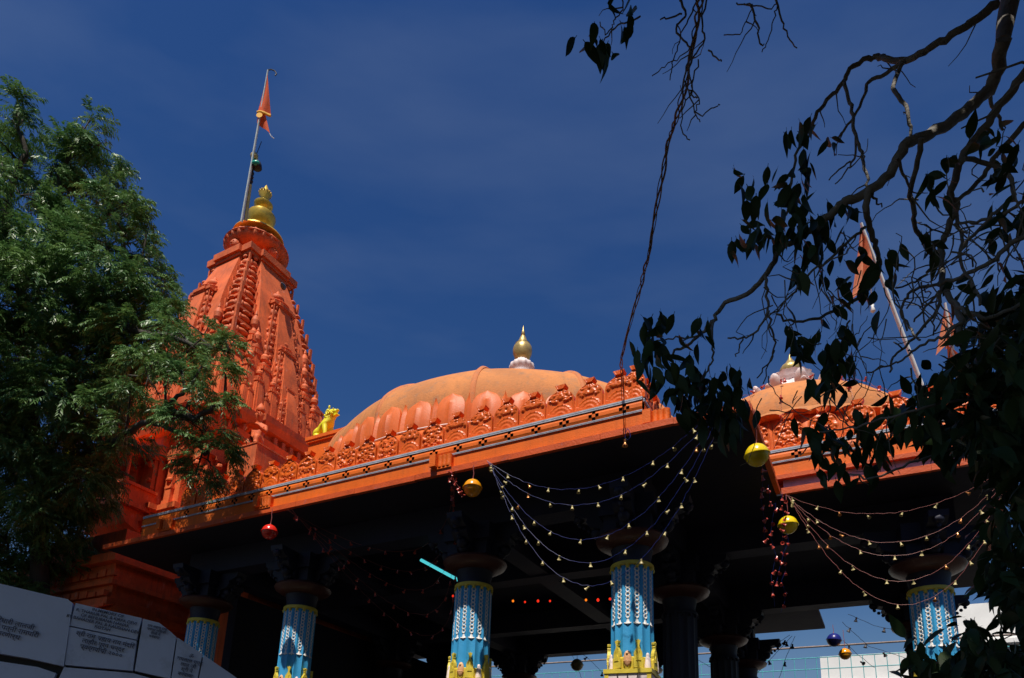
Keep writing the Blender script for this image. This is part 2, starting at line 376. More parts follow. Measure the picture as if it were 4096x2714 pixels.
# ------------------------------------------------------------------ columns
PEACH = mat('peach_paint', (.74, .40, .20), .5, .15, 10, .2, 80)
def column_meshes():
    d = {}
    n = 14; sub = 6; N = n * sub
    mb = MB(); vs = []; zs = [3.60, 3.9, 4.2, 4.5, 4.8, 5.06]
    for z in zs:
        for k in range(N):
            a = 2 * math.pi * k / N; fr = (k % sub) / sub
            r = .305 - .026 * math.sin(math.pi * fr); r *= 1 - .02 * (z - 3.6) / 1.5
            vs.append((r * math.cos(a), r * math.sin(a), z))
    fs = [(i * N + k, i * N + (k + 1) % N, (i + 1) * N + (k + 1) % N, (i + 1) * N + k) for i in range(len(zs) - 1) for k in range(N)]
    mb.add(vs, fs); d['shaft'] = mb.mesh('shaft', BLUE, 35)
    c = MB(); z = 4.315
    k = 0
    while z < 5.04:
        c.torus((0, 0, z), .031, .0125, 9, 5, 'y', 1.0 if k % 2 else .85); z += .062; k += 1
    d['chain'] = fix(c.mesh('chain', WHITE, 60))
    t = MB(); t.lathe([(.008, .105), (.017, .09), (.012, .075), (.02, .045), (.034, .012), (.046, 0), (.0, .002)], 8, (0, 0, 4.20), sy=.5)
    for x in (-.04, 0, .04): t.ball((x, -.008, 4.197 + abs(x) * .25), .014, 6, 4)
    d['tassel'] = fix(t.mesh('tassel', WHITE, 60))
    tp = [(-.066, 0), (-.066, .13), (-.052, .15), (-.056, .19), (-.048, .23), (-.03, .262), (-.016, .285), (-.011, .315), (-.02, .325), (-.014, .338), (-.026, .36), (-.03, .39), (-.012, .382), (0, .40)]
    poly = tp + [(-x, z) for x, z in tp[-2::-1]]
    y = MB(); y.prism(poly, -.028, .02, 'y'); y.prism([(p[0] * .55, p[1] * .55 + .03) for p in poly[1:-1]], -.036, -.02, 'y')
    d['point'] = fix(y.mesh('crown_point', YELLOW))
    y = MB(); y.ball((0, 0, .13), .055, 10, 8, (1.0, .55, 2.1)); y.ball((0, -.022, .20), .02, 6, 5); y.torus((0, -.01, .09), .05, .008, 12, 5, 'z'); d['lobe'] = fix(y.mesh('crown_lobe', PEACH, 60))
    y = MB(); y.lathe([(.0, .23), (.02, .22), (.03, .19), (.026, .17), (.04, .15), (.046, .08), (.052, .06), (.052, .0)], 10, sy=.7); d['pot'] = fix(y.mesh('bell_pot', PINKW, 50))
    b = MB(); b.lathe([(.312, 0), (.318, .02), (.318, .16), (.308, .17)], 28, (0, 0, 3.56)); d['band'] = fix(b.mesh('crown_band', YELLOW, 40))
    b = MB(); b.box(-.33, .33, -.33, .33, 3.50, 3.56); b.box(-.315, .315, -.315, .315, 3.0, 3.10)
    for sx in (-1, 1):
        for sy in (-1, 1): b.box(sx * .29 - .028, sx * .29 + .028, sy * .29 - .028, sy * .29 + .028, 3.10, 3.50)
    d['frame'] = fix(b.mesh('base_frame', YELLOW))
    b = MB(); b.box(-.295, .295, -.295, .295, PL, 3.49)
    for q in range(4):
        b.m = Matrix.Rotation(q * math.pi / 2, 4, 'Z')
        for i in range(4):
            x = -.205 + i * .137
            b.prism([(x - .062, 3.495), (x - .058, 3.44), (x - .03, 3.40), (x, 3.38), (x + .03, 3.40), (x + .058, 3.44), (x + .062, 3.495)], -.312, -.28, 'y')
            b.ball((x, -.312, 3.40), .016, 6, 4)
            b.prism([(x - .05, 3.36), (x, 3.28), (x + .05, 3.36), (x, 3.372)], -.306, -.28, 'y')
    b.m = None
    d['block'] = fix(b.mesh('base_block', PINKW))
    b = MB(); b.lathe([(.30, 5.06), (.312, 5.07), (.312, 5.11), (.302, 5.125)], 28)
    for k in range(14):
        a = 2 * math.pi * (k + .5) / 14; b.ball((.295 * math.cos(a), .295 * math.sin(a), 5.045), .03, 6, 4, (1, 1, 1.2))
    d['top_band'] = fix(b.mesh('top_band', YELLOW, 40))
    b = MB(); b.lathe([(.285, 5.125), (.27, 5.2), (.29, 5.3), (.30, 5.36)], 24); d['neck'] = fix(b.mesh('neck', INCOL, 40))
    b = MB(); b.lathe([(.30, 5.36), (.35, 5.375), (.42, 5.40), (.50, 5.45), (.525, 5.50), (.50, 5.54), (.36, 5.56)], 32); d['abacus'] = fix(b.mesh('abacus_disc', CAPR, 40))
    b = MB(); b.box(-.34, .34, -.34, .34, 5.563, 5.80); b.box(-.40, .40, -.40, .40, 5.80, 6.08)
    for k in range(4):
        b.m = Matrix.Rotation(k * math.pi / 2, 4, 'Z')
        b.prism([(.33, 5.57), (.42, 5.60), (.46, 5.66), (.44, 5.72), (.52, 5.74), (.62, 5.78), (.66, 5.85), (.64, 5.90), (.76, 5.93), (.84, 5.99), (.86, 6.08), (.33, 6.08)], -.13, .13, 'y')
        b.ball((.52, 0, 5.70), .10, 8, 6, (1, .9, 1)); b.ball((.80, 0, 5.95), .09, 8, 6, (1, .9, .8)); b.ball((.45, 0, 5.62), .08, 8, 6)
        for q in range(6): b.ball((.42 + q * .075, 0, 5.585 + q * .055), .035, 6, 4)
    b.m = None
    d['bracket'] = fix(b.mesh('bracket_capital', INCOL, 40))
    return d
CM = column_meshes()
def column(par, x, y, rich=True, rz=0):
    c = inst('column', CM['shaft'], par, (x, y, 0), (0, 0, rz))
    if not rich:
        c.data = SHADESHAFT
    for k in range(14):
        a = 2 * math.pi * (k + .5) / 14; r = .272
        if rich:
            p = (r * 1.02 * math.cos(a), r * 1.02 * math.sin(a), 0); ro = (0, 0, a + math.pi / 2)
            inst('chain', CM['chain'], c, p, ro); inst('tassel', CM['tassel'], c, p, ro)
            if k % 2: inst('crown_point', CM['point'], c, (.318 * math.cos(a), .318 * math.sin(a), 3.57), ro)
            elif k % 4 == 0: inst('bell_pot', CM['pot'], c, (.325 * math.cos(a), .325 * math.sin(a), 3.565), ro)
            else: inst('crown_lobe', CM['lobe'], c, (.312 * math.cos(a), .312 * math.sin(a), 3.57), ro)
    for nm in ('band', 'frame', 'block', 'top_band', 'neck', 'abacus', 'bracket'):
        inst({'band': 'crown_band', 'frame': 'base_frame', 'block': 'base_block', 'abacus': 'abacus_disc', 'bracket': 'bracket_capital'}.get(nm, nm), CM[nm] if rich or nm in ('abacus', 'bracket', 'neck') else SHADEP[nm], c)
    return c
SHADESHAFT = CM['shaft'].copy(); SHADESHAFT.materials[0] = INCOL  # shaded copies of the column parts, with the darkness in the material
SHADEP = {}
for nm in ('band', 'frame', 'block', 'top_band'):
    SHADEP[nm] = CM[nm].copy(); SHADEP[nm].materials[0] = INCOL

# ------------------------------------------------------------------ main hall
hall = thing('temple_hall', 'large orange temple hall with wide low dome and blue chain-carved columns', 'temple hall', P0, TH)
lip(hall, -11.0, 1.9, -1.2, -1.135, 6.56, 6.65, [-9.8, -8.4, -6.9, -5.6, -4.3, -3.1, -1.45, -.05, .95])
lip(hall, -1.13, 1.48, 1.83, 1.9, 6.56, 6.65, [.1, .9], 'y')
m = MB(); m.box(-10.99, 1.828, -1.133, 10.2, 6.568, 6.64); part('eave_soffit', m, INSHADE, hall)
m = MB(); m.box(-9.62, .45, -.80, 10.0, 6.642, 7.10); part('roof_slab', m, ORANGE, hall)
parapet(hall, -9.9, .52, -1.12, 6.645, 6.885, 7.11, CR_S, .52, .442, .17 - .442 * 20, 21, first=2)
# right return of the parapet
parapet(hall, -1.08, 3.0, 0, 6.645, 6.885, 7.11, CR_S, .47, .45, -.62, 6, rotz=math.pi / 2, org=(.515, 0, 0), crosses=False)
# half panels folded round the corner
hm = MB()
src = CR_S[1]
for (nm, x, y, rz, fl) in (('crest_panel', .46, -1.02, 0, 1),):
    inst(nm, CR_S[1], hall, (x - .07, y, 7.14), (0, 0, rz), (.72, 1, 1))
for x in (-9.05, -6.4, -2.62, .50):
    inst('bracket_block', ROLLB, hall, (x if x < 0 else .70, -1.12 if x < 0 else -1.0, 6.68 if x < 0 else 6.68))
for x in (-9.05, -6.4, -2.65, 0): column(hall, x, 0, True, .1)
for y in (2.65, 6.4, 9.05):
    for x in (0, -2.65, -6.4, -9.05):
        if y in (2.65, 6.4) and x in (-2.65, -6.4): continue
        if y == 2.65 and x == -9.05: continue
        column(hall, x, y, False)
for y in (0, 2.65, 6.4, 9.05):
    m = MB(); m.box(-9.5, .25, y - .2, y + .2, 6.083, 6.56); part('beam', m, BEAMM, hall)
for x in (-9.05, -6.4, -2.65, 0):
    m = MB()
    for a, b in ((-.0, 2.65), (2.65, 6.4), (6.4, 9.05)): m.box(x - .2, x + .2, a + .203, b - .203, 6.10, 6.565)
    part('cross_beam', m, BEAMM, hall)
m = MB(); m.box(-10, -7.5, 9.1, 9.3, PL, 6.08); part('rear_wall', m, INSHADE, hall)
m = MB(); m.box(-9.8, -9.55, 1.2, 9.1, PL, 6.08); part('sanctum_wall', m, INSHADE, hall)

# dome
DC = (-4.525, 4.9)
def dome_mesh(name, R, z0, H, n, facet, ribw, ribh, mat_, zlow, smooth=30, seg=8):
    mb = MB(); N = n * seg; rows = []
    prof = [(R, zlow), (R, z0)] + [(R * math.cos(t), z0 + H * math.sin(t)) for t in [math.pi / 2 * i / 22 for i in range(1, 22)]]
    vs = []
    for r, z in prof:
        for k in range(N):
            a = 2 * math.pi * k / N; fr = (k % seg) / seg
            dl = (fr - .5) * 2 * math.pi / n
            pol = math.cos(math.pi / n) / math.cos(dl)
            rr = r * (1 - facet + facet * pol)
            ed = min(fr, 1 - fr)
            if ed < .5 / seg: rr += ribh * min(1, r / R * 2)
            vs.append((rr * math.cos(a), rr * math.sin(a), z))
    L = len(prof)
    fs = [(i * N + k, i * N + (k + 1) % N, (i + 1) * N + (k + 1) % N, (i + 1) * N + k) for i in range(L - 1) for k in range(N)]
    vs.append((0, 0, z0 + H)); t = len(vs) - 1
    fs += [((L - 1) * N + k, (L - 1) * N + (k + 1) % N, t) for k in range(N)]
    mb.add(vs, fs); return mb.mesh(name, mat_, smooth)
drum = MB(); drum.lathe([(4.75, 7.165), (4.75, 7.9), (4.80, 7.95), (4.80, 8.0), (4.70, 8.02)], 72, (DC[0], DC[1], 0)); part('dome_drum', drum, ORANGE, hall, 40)
ring = MB(); ring.torus((DC[0], DC[1], 8.18), 4.72, .19, 96, 10); rg = part('drum_roll', ring, ORANGE, hall, 60)
ring = MB(); ring.torus((DC[0], DC[1], 8.385), 4.80, .018, 96, 5); part('white_conduit', ring, WHITE, hall, 60)
dome = inst('dome', dome_mesh('dome', 4.66, 8.98, 2.04, 14, .18, 0, .035, DOMEM, 8.3, seg=12), hall, (DC[0], DC[1], 0), (0, 0, .07))
for k in range(14):
    a = 2 * math.pi * k / 14; rb = MB(); pts = []
    for i in range(23):
        q = math.pi / 2 * i / 22.6; r = 4.66 * math.cos(q); pts.append((r * math.cos(a), r * math.sin(a), 8.98 + 2.04 * math.sin(q) + .004 * math.sin(i * 1.3 + k)))
    rb.tube([(4.66 * math.cos(a), 4.66 * math.sin(a), 8.4)] + pts, [.06] * 20 + [.05, .04, .03, .02], 6); part('rib', rb, RIBM, dome, 60)
def petal_mesh(name, w, h, bul, pointed, mat_, rim=.02):
    mb = MB(); nu, nv = 10, 14
    def hw(t):
        if pointed: return w / 2 * (1 if t < .62 else max(.06, 1 - ((t - .62) / .38) ** 1.2))
        return w / 2 * (1 if t < .5 else math.sqrt(max(.004, 1 - ((t - .5) / .5) ** 2.3)))
    def fn(u, v):
        s = u * 2 - 1; x = s * hw(v)
        b = bul * (1 - s * s) * (.55 + .45 * math.sin(math.pi * min(1, v * 1.1)))
        if not pointed and v < .72 and abs(s) < .34 * (1 - v / .72): b += .035 * (1 - abs(s) / (.34 * (1 - v / .72) + 1e-6))
        if pointed: b = bul * (1 - abs(s))
        lean = .10 * v * v
        return (x, -b + lean - rim, h * v)
    mb.grid(fn, nu, nv)
    def bk(u, v): p = fn(u, v); return (p[0], .12 + .10 * v * v, p[2])
    b0 = len(mb.v)
    mb.grid(bk, nu, nv, True); w1 = nu + 1
    for j in range(nv):
        mb.f.append((j * w1, b0 + j * w1, b0 + (j + 1) * w1, (j + 1) * w1)); mb.f.append((j * w1 + nu, (j + 1) * w1 + nu, b0 + (j + 1) * w1 + nu, b0 + j * w1 + nu))
    for i in range(nu): mb.f.append((nv * w1 + i, nv * w1 + i + 1, b0 + nv * w1 + i + 1, b0 + nv * w1 + i))
    return fix(mb.mesh(name, mat_, 50))
PW = petal_mesh('petal', .54, .70, .05, False, PETALM); PN = petal_mesh('petal_spike', .15, .69, .05, True, PETALM)
NP = 44
for k in range(NP):
    a = 2 * math.pi * k / NP
    for me, da, nm in ((PW, 0, 'petal'), (PN, math.pi / NP, 'petal_spike')):
        b = a + da; r = 4.72
        inst(nm, me, dome, (r * math.cos(b), r * math.sin(b), 8.39), (R_(random.uniform(-1.5, 1.5)), 0, b + math.pi / 2), (1, 1, random.uniform(.97, 1.03)))
fin = MB()
fin.lathe([(.62, 10.9), (.64, 11.1), (.5, 11.2), (.52, 11.6), (.40, 11.75), (.38, 12.3), (.30, 12.45), (.31, 12.6)], 24, (0, 0, 0)); part('finial_pedestal', fin, PINKW, dome, 40)
fin = MB(); fin.lathe([(.22, 12.60), (.27, 12.66), (.31, 12.74), (.325, 12.80), (.30, 12.86), (.24, 12.90), (.19, 12.95), (.16, 13.0)], 48, (0, 0, 0), 14, .05)
part('finial_lotus_base', fin, PINKW, dome, 50)
fin = MB(); fin.lathe([(.12, 12.98), (.15, 13.0), (.20, 13.08), (.245, 13.2), (.255, 13.30), (.235, 13.40), (.19, 13.47), (.195, 13.49), (.15, 13.51), (.11, 13.6), (.075, 13.70), (.045, 13.76), (.06, 13.78), (.04, 13.80), (.05, 13.83), (.025, 13.92), (.006, 14.06)], 24, (0, 0, 0))
part('finial_pot', fin, GOLD, dome, 40)

# ------------------------------------------------------------------ side porch on the right
porch = thing('temple_porch', 'smaller orange side porch with ribbed dome, partly behind the dark branches', 'temple porch', tl(1.9, 4.525, 0), TH)
porch.location = T @ Vector((0, 0, 0))
lip(porch, 1.905, 4.95, 1.5, 1.57, 6.56, 6.66, [2.9, 3.9])
lip(porch, 1.575, 7.6, 4.88, 4.95, 6.56, 6.66, [3, 5], 'y')
m = MB(); m.box(1.832, 4.878, 1.573, 7.6, 6.57, 6.64); part('eave_soffit', m, INSHADE, porch)
m = MB(); m.box(1.93, 4.86, 1.60, 1.8, 6.665, 6.83); part('grey_recess_band', m, GREY, porch)
m = MB(); m.box(1.0, 4.90, 1.53, 1.8, 6.833, 6.90); part('fascia_drip', m, LIPM, porch)
m = MB(); m.box(.9, 4.8, 1.75, 7.5, 6.64, 7.3); part('roof_slab', m, ORANGE, porch)
parapet(porch, .95, 4.88, 1.58, 6.903, 7.13, 7.36, CR_B, .60, .505, 1.04, 8, crestk=[1, 0, 0, 1, 2, 0, 1, 0])
parapet(porch, 1.60, 7.5, 0, 6.903, 7.13, 7.36, CR_B, .60, .505, 2.0, 11, rotz=math.pi / 2, org=(4.875, 0, 0), crosses=False)
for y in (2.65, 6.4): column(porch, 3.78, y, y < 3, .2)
m = MB(); m.box(.25, 4.2, 2.45, 2.85, 6.085, 6.56); part('beam', m, BEAMM, porch)
m = MB(); m.box(.25, 4.2, 6.2, 6.6, 6.085, 6.56); part('beam', m, BEAMM, porch)
m = MB(); m.box(3.58, 3.98, 2.853, 6.197, 6.10, 6.56); part('cross_beam', m, BEAMM, porch)
PC = (1.9, 4.525)
m = MB(); m.lathe([(2.42, 7.305), (2.42, 7.45), (2.48, 7.5), (2.30, 7.56)], 56, (PC[0], PC[1], 0)); part('dome_drum', m, ORANGE, porch, 40)
m = MB(); m.torus((PC[0], PC[1], 7.66), 2.30, .12, 64, 8); part('drum_roll', m, ORANGE, porch, 60)
pd = inst('dome', dome_mesh('dome', 2.16, 8.42, 1.38, 24, .4, 0, .012, DOMEM, 7.7, seg=4), porch, (PC[0], PC[1], 0))
m = MB()
N = 192; prof = [(2.17, 8.50, 0), (2.27, 8.44, .02), (2.30, 8.38, .035), (2.25, 8.34, .03), (2.16, 8.34, 0)]
vs_ = []
for r, z, am in prof:
    for k in range(N):
        a = 2 * math.pi * k / N; q = abs(math.sin(a * 16)) ** .6
        rr = r + am * q; vs_.append((rr * math.cos(a), rr * math.sin(a), z - (am * 1.6 * (1 - q))))
m.add(vs_, [(i * N + k, i * N + (k + 1) % N, (i + 1) * N + (k + 1) % N, (i + 1) * N + k) for i in range(4) for k in range(N)])
part('scalloped_rim', m, DOMEM, pd, 50)
PW2 = petal_mesh('petal', .32, .66, .05, False, PETALM); PN2 = petal_mesh('petal_spike', .10, .66, .04, True, PETALM)
for k in range(32):
    a = 2 * math.pi * k / 32
    for me, da, nm in ((PW2, 0, 'petal'), (PN2, math.pi / 32, 'petal_spike')):
        b = a + da; inst(nm, me, pd, (2.22 * math.cos(b), 2.22 * math.sin(b), 7.72), (0, 0, b + math.pi / 2))
m = MB(); zc = 10.2
m.lathe([(.55, -.45), (.5, -.1), (.40, -.02), (.46, .05), (.34, .10), (.38, .16), (.42, .22), (.34, .27), (.2, .32)], 48, (0, 0, zc), 14, .05)
for k in range(10):
    a = 2 * math.pi * k / 10
    m.m = Matrix.Translation((.66 * math.cos(a), .66 * math.sin(a), zc - .34)) @ Matrix.Rotation(a, 4, 'Z') @ Matrix.Rotation(.5, 4, 'Y')
    m.ball((0, 0, .12), .15, 8, 6, (.35, .75, 1.4)); m.m = None
for k in range(12):
    a = 2 * math.pi * (k + .5) / 12
    m.m = Matrix.Translation((1.1 * math.cos(a), 1.1 * math.sin(a), zc - .66)) @ Matrix.Rotation(a, 4, 'Z') @ Matrix.Rotation(.8, 4, 'Y')
    m.ball((0, 0, .08), .10, 8, 6, (.35, .75, 1.3)); m.m = None
part('finial_lotus_base', m, PINKW, pd, 60)
m = MB(); m.lathe([(.10, .28), (.15, .31), (.20, .38), (.21, .45), (.17, .52), (.11, .56), (.08, .62), (.04, .68), (.01, .8)], 20, (0, 0, zc)); part('finial_pot', m, GOLD, pd, 40)
# ------------------------------------------------------------------ spires
def skin_mesh(name, verts, edges, radii, mat_, sub=2, root=0):
    me = bpy.data.meshes.new(name); me.from_pydata(verts, edges, []); me.update()
    ob = bpy.data.objects.new(name, me); COL.objects.link(ob)
    ob.modifiers.new('s', 'SKIN')
    for i, r in enumerate(radii):
        sv = me.skin_vertices[0].data[i]; sv.radius = r if hasattr(r, '__len__') else (r, r); sv.use_root = (i == root)
    md = ob.modifiers.new('d', 'SUBSURF'); md.levels = sub; md.render_levels = sub
    dg = bpy.context.evaluated_depsgraph_get(); out = bpy.data.meshes.new_from_object(ob.evaluated_get(dg))
    bpy.data.objects.remove(ob); out.materials.clear(); out.materials.append(mat_); out.name = name
    out.polygons.foreach_set('use_smooth', [True] * len(out.polygons)); return out
def prof_h(t, top=.43): return interp([(0, 1), (.12, .995), (.3, .955), (.5, .875), (.7, .75), (.85, .615), (1, top)], t)
PLANQ = [(1.05, -.56), (1.05, .56), (.955, .56), (.955, .955), (.56, .955), (.56, 1.05)]
def plan(h):
    out = []
    for q in range(4):
        c, s = math.cos(q * math.pi / 2), math.sin(q * math.pi / 2)
        for x, y in PLANQ[1:]: out.append((h * (x * c - y * s), h * (x * s + y * c)))
    return out
def body_mesh(name, hb, H, top=.43, lv=22, inner=False):
    mb = MB(); vs = []; n = None
    for i in range(lv + 1):
        t = i / lv; pl_ = plan(hb * prof_h(t, top))
        if inner:   # pull the corner strips back so the carved tiers stand in front of a shadow gap
            h = hb * prof_h(t, top); pl_ = [(max(-.82 * h, min(.82 * h, x)) if abs(abs(x) - .955 * h) < 1e-6 or abs(abs(y) - .955 * h) < 1e-6 else x, max(-.82 * h, min(.82 * h, y)) if abs(abs(x) - .955 * h) < 1e-6 or abs(abs(y) - .955 * h) < 1e-6 else y) for x, y in pl_]
        n = len(pl_); vs += [(x, y, H * t) for x, y in pl_]
    fs = [(i * n + k, i * n + (k + 1) % n, (i + 1) * n + (k + 1) % n, (i + 1) * n + k) for i in range(lv) for k in range(n)]
    fs.append(tuple(range(lv * n, lv * n + n)))
    mb.add(vs, fs); return fix(mb.mesh(name, TOWERM))
def tier_mesh():
    m = MB()
    m.box(-1, .05, -1, .05, 0, .15); m.box(-1, 0, -1, 0, .15, .22)
    m.box(-.13, 0, -.13, 0, .22, 1); m.box(-1, -.90, -.10, 0, .22, 1); m.box(-.10, 0, -1, -.90, .22, 1)
    for a, b in (((-.52, -.12, .48), (.30, .20, .22)), ((-.12, -.52, .48), (.20, .30, .22))):
        m.ball(a, 1, 10, 7, b)
    m.ball((-.52, -.03, .86), 1, 8, 5, (.2, .12, .12)); m.ball((-.03, -.52, .86), 1, 8, 5, (.12, .2, .12))
    m.ball((-.80, -.04, .42), 1, 6, 4, (.09, .09, .22)); m.ball((-.04, -.80, .42), 1, 6, 4, (.09, .09, .22))
    m.ball((-.22, -.04, .42), 1, 6, 4, (.09, .09, .22)); m.ball((-.04, -.22, .42), 1, 6, 4, (.09, .09, .22))
    return fix(m.mesh('corner_tier', TOWERM, 40))
TIER = tier_mesh()
def slab_mesh(h, th):
    m = MB(); pl_ = plan(h); m.prism(pl_, 0, th, 'z'); m.prism(plan(h * .93), -th * .5, 0, 'z')
    return fix(m.mesh('top_slab', TOWERM))
def amalaka_mesh(r, hgt, n=28):
    m = MB(); m.lathe([(r * .62, -.35 * hgt), (r * .62, 0), (r * .80, .08 * hgt), (r * .96, .3 * hgt), (r, .55 * hgt), (r * .95, .8 * hgt), (r * .8, hgt), (r * .5, 1.08 * hgt)], n * 4, (0, 0, 0), n, .035)
    m.torus((0, 0, .62 * hgt), r * 1.0, r * .035, 48, 5)
    return fix(m.mesh('ribbed_disc', TOWERM, 50))
def pot_mesh(r, mat_=None):
    m = MB(); m.lathe([(r * .5, 0), (r * .55, r * .12), (r * .45, r * .2), (r * .82, r * .45), (r, r * .85), (r * .95, r * 1.15), (r * .7, r * 1.45), (r * .4, r * 1.55), (r * .46, r * 1.65), (r * .3, r * 1.8), (r * .22, r * 2.1), (r * .02, r * 2.35)], 16)
    return fix(m.mesh('pot_finial', mat_ or TOWERM, 40))
CACHE = {}
def add_tiers(par, hb, H, n, top):
    for i in range(n):
        t0, t1 = i / n, (i + 1) / n
        h = hb * prof_h((t0 * 1.0), top) * .965; h1 = hb * prof_h(t1, top) * .965; leg = hb * prof_h(t0, top) * .40
        tilt = math.atan2(h - h1, H / n)
        for q in range(4):
            a = q * math.pi / 2; c, s = math.cos(a), math.sin(a)
            hh = (h * .35 + h1 * .65)
            inst('corner_tier', TIER, par, (hh * (c - s), hh * (s + c), H * t0), (0, 0, a), (leg, leg, H / n * .97))
def spire(par, name, hb, H, ntier, loc, top=.43, label=None, finial=True, rich=True):
    key = (round(hb, 3), round(H, 3), top)
    if key not in CACHE: CACHE[key] = (body_mesh(name, hb, H, top, 22 if H > 3 else 12, True), slab_mesh(hb * top * 1.14, hb * .11), amalaka_mesh(hb * top * .98, hb * .20, 24 if hb > .9 else 14), pot_mesh(hb * top * .55))
    b, sl_, am, po = CACHE[key]
    o = inst(name, b, par, loc, label=label)
    if rich: add_tiers(o, hb, H, ntier, top)
    inst('top_slab', sl_, o, (0, 0, H + hb * .055)); inst('ribbed_disc', am, o, (0, 0, H + hb * (.22 if finial else .40)), (0, 0, 0), (1, 1, 1) if finial else (1.12, 1.12, 1.35))
    if finial: inst('pot_finial', po, o, (0, 0, H + hb * .42))
    return o
def slim_mesh():
    """small carved half-spire with a moulded foot, ridged shaft and pot on top; unit height"""
    m = MB()
    m.prism([(x * .20, y * .20) for x, y in plan(1)], 0, .05, 'z')
    vs = []; n = 0
    for i in range(9):
        t = i / 8; p = plan(.17 * (1 - .38 * t ** 1.8)); n = len(p); vs += [(x, y, .05 + .65 * t) for x, y in p]
    m.add(vs, [(i * n + k, i * n + (k + 1) % n, (i + 1) * n + (k + 1) % n, (i + 1) * n + k) for i in range(8) for k in range(n)])
    m.prism([(x * .125, y * .125) for x, y in plan(1)], .70, .745, 'z')
    m.lathe([(.07, .745), (.115, .765), (.12, .79), (.06, .81), (.05, .83), (.085, .86), (.09, .90), (.06, .935), (.03, .95), (.035, .96), (.005, 1.0)], 14)
    return fix(m.mesh('spirelet', TOWERM, 40))
SLIM = slim_mesh()
XC, YC, ZB = -14.6, 4.2, 12.2
tower = thing('temple_tower', 'tall orange curved temple spire with golden pot finial, rising behind the leafy tree', 'temple tower', tl(XC, YC, 0), TH)
HB, TH_ = 2.06, 6.45
main = spire(tower, 'spire_body', HB, TH_, 12, (0, 0, ZB), .46, finial=False)
# cross-shaped vents in the plain faces: dark blocks, the openings' shade as colour
vent = MB()
for dx, dz in ((-1, 0), (1, 0), (0, 1), (0, -1)): vent.box(dx * .07 - .034, dx * .07 + .034, -.012, .05, dz * .07 - .034, dz * .07 + .034)
ventm = vent.mesh('cross_vent', INSHADE)
for q in range(4):
    a = q * math.pi / 2
    for t in (.83,):
        h = HB * prof_h(t, .46) * 1.05
        inst('cross_vent', ventm, tower, (h * math.sin(a), -h * math.cos(a), ZB + TH_ * t), (R_(14), 0, a))
# faces and beads under the ribbed disc
fm = MB(); fm.ball((0, 0, 0), .17, 12, 9, (1, .9, 1.15)); fm.ball((0, -.15, -.02), .04, 6, 4); fm.ball((-.07, -.13, .04), .025, 6, 4); fm.ball((.07, -.13, .04), .025, 6, 4); fm.ball((0, -.135, -.09), .04, 6, 4, (1.3, .6, .4)); fm.ball((-.17, 0, 0), .05, 6, 4, (.5, 1, 1.6)); fm.ball((.17, 0, 0), .05, 6, 4, (.5, 1, 1.6))
facem = fix(fm.mesh('carved_face', TOWERM, 60))
ZS = ZB + TH_
for q in range(4):
    a = q * math.pi / 2 ; r = .86
    inst('carved_face', facem, tower, (r * math.sin(a), -r * math.cos(a), ZS + .74), (0, 0, a))
# gilded dish and pot finial
m = MB(); m.lathe([(.80, 0), (.86, .02), (.84, .08), (.70, .13), (.45, .16), (.34, .20)], 40, (0, 0, ZS + 1.62)); part('gilded_dish', m, GOLDT, tower, 40)
m = MB(); m.lathe([(.34, .16), (.40, .20), (.30, .26), (.23, .32), (.20, .42), (.24, .48), (.33, .56), (.42, .70), (.46, .86), (.475, .94), (.47, 1.0), (.42, 1.03), (.40, 1.08), (.28, 1.14), (.17, 1.19), (.16, 1.28), (.22, 1.33), (.31, 1.42), (.32, 1.50), (.27, 1.55), (.15, 1.59), (.11, 1.66), (.12, 1.76), (.21, 1.90), (.20, 1.98)], 32, (0, 0, ZS + 1.62))
for k in range(14):
    a = 2 * math.pi * k / 14; m.ball((.20 * math.cos(a), .20 * math.sin(a), ZS + 1.62 + 1.99), .035, 6, 4, (1, 1, 1.6))
m.lathe([(.15, 1.98), (.14, 2.06), (.10, 2.16), (.01, 2.36)], 12, (0, 0, ZS + 1.62)); part('pot_finial', m, GOLDT, tower, 40)
# half-spires stepping outward on the four faces
for q in range(4):
    a = q * math.pi / 2; c, s = math.cos(a), math.sin(a)
    def rot(x, y): return (x * c - y * s, x * s + y * c)
    for off, hb, H, nt in ((1.36, .92, 4.6, 9), (1.92, .68, 2.85, 6), (2.30, .46, 1.5, 4)):
        spire(tower, 'half_spire', hb, H, nt, (*rot(off, 0), ZB), .46)
    for off, yy, H in ((1.92, -1.0, 3.3), (1.92, 1.0, 3.3), (2.2, -.84, 2.5), (2.2, .84, 2.5), (2.42, -.60, 1.6), (2.42, .60, 1.6), (2.38, -1.12, 1.7), (2.38, 1.12, 1.7), (2.16, -1.36, 2.3), (2.16, 1.36, 2.3), (1.80, -1.05, 3.9), (1.80, 1.05, 3.9), (2.56, -.33, 1.0), (2.56, .33, 1.0), (2.5, -.85, 1.0), (2.5, .85, 1.0), (2.42, -1.4, 1.05), (2.42, 1.4, 1.05)):
        inst('spirelet', SLIM, tower, (*rot(off, yy), ZB), (0, 0, a), (min(1.45, H * .66), min(1.45, H * .66), H))
    # corner spire cluster
    spire(tower, 'corner_spire', .58, 1.9, 5, (*rot(1.72, 1.72), ZB), .46)
    for dx, dy, H in ((.45, 0, 1.5), (0, .45, 1.5), (.5, .5, 1.1), (-.2, .62, 1.25), (.62, -.2, 1.25)):
        inst('spirelet', SLIM, tower, (*rot(1.74 + dx, 1.74 + dy), ZB), (0, 0, a), (H * .6, H * .6, H))
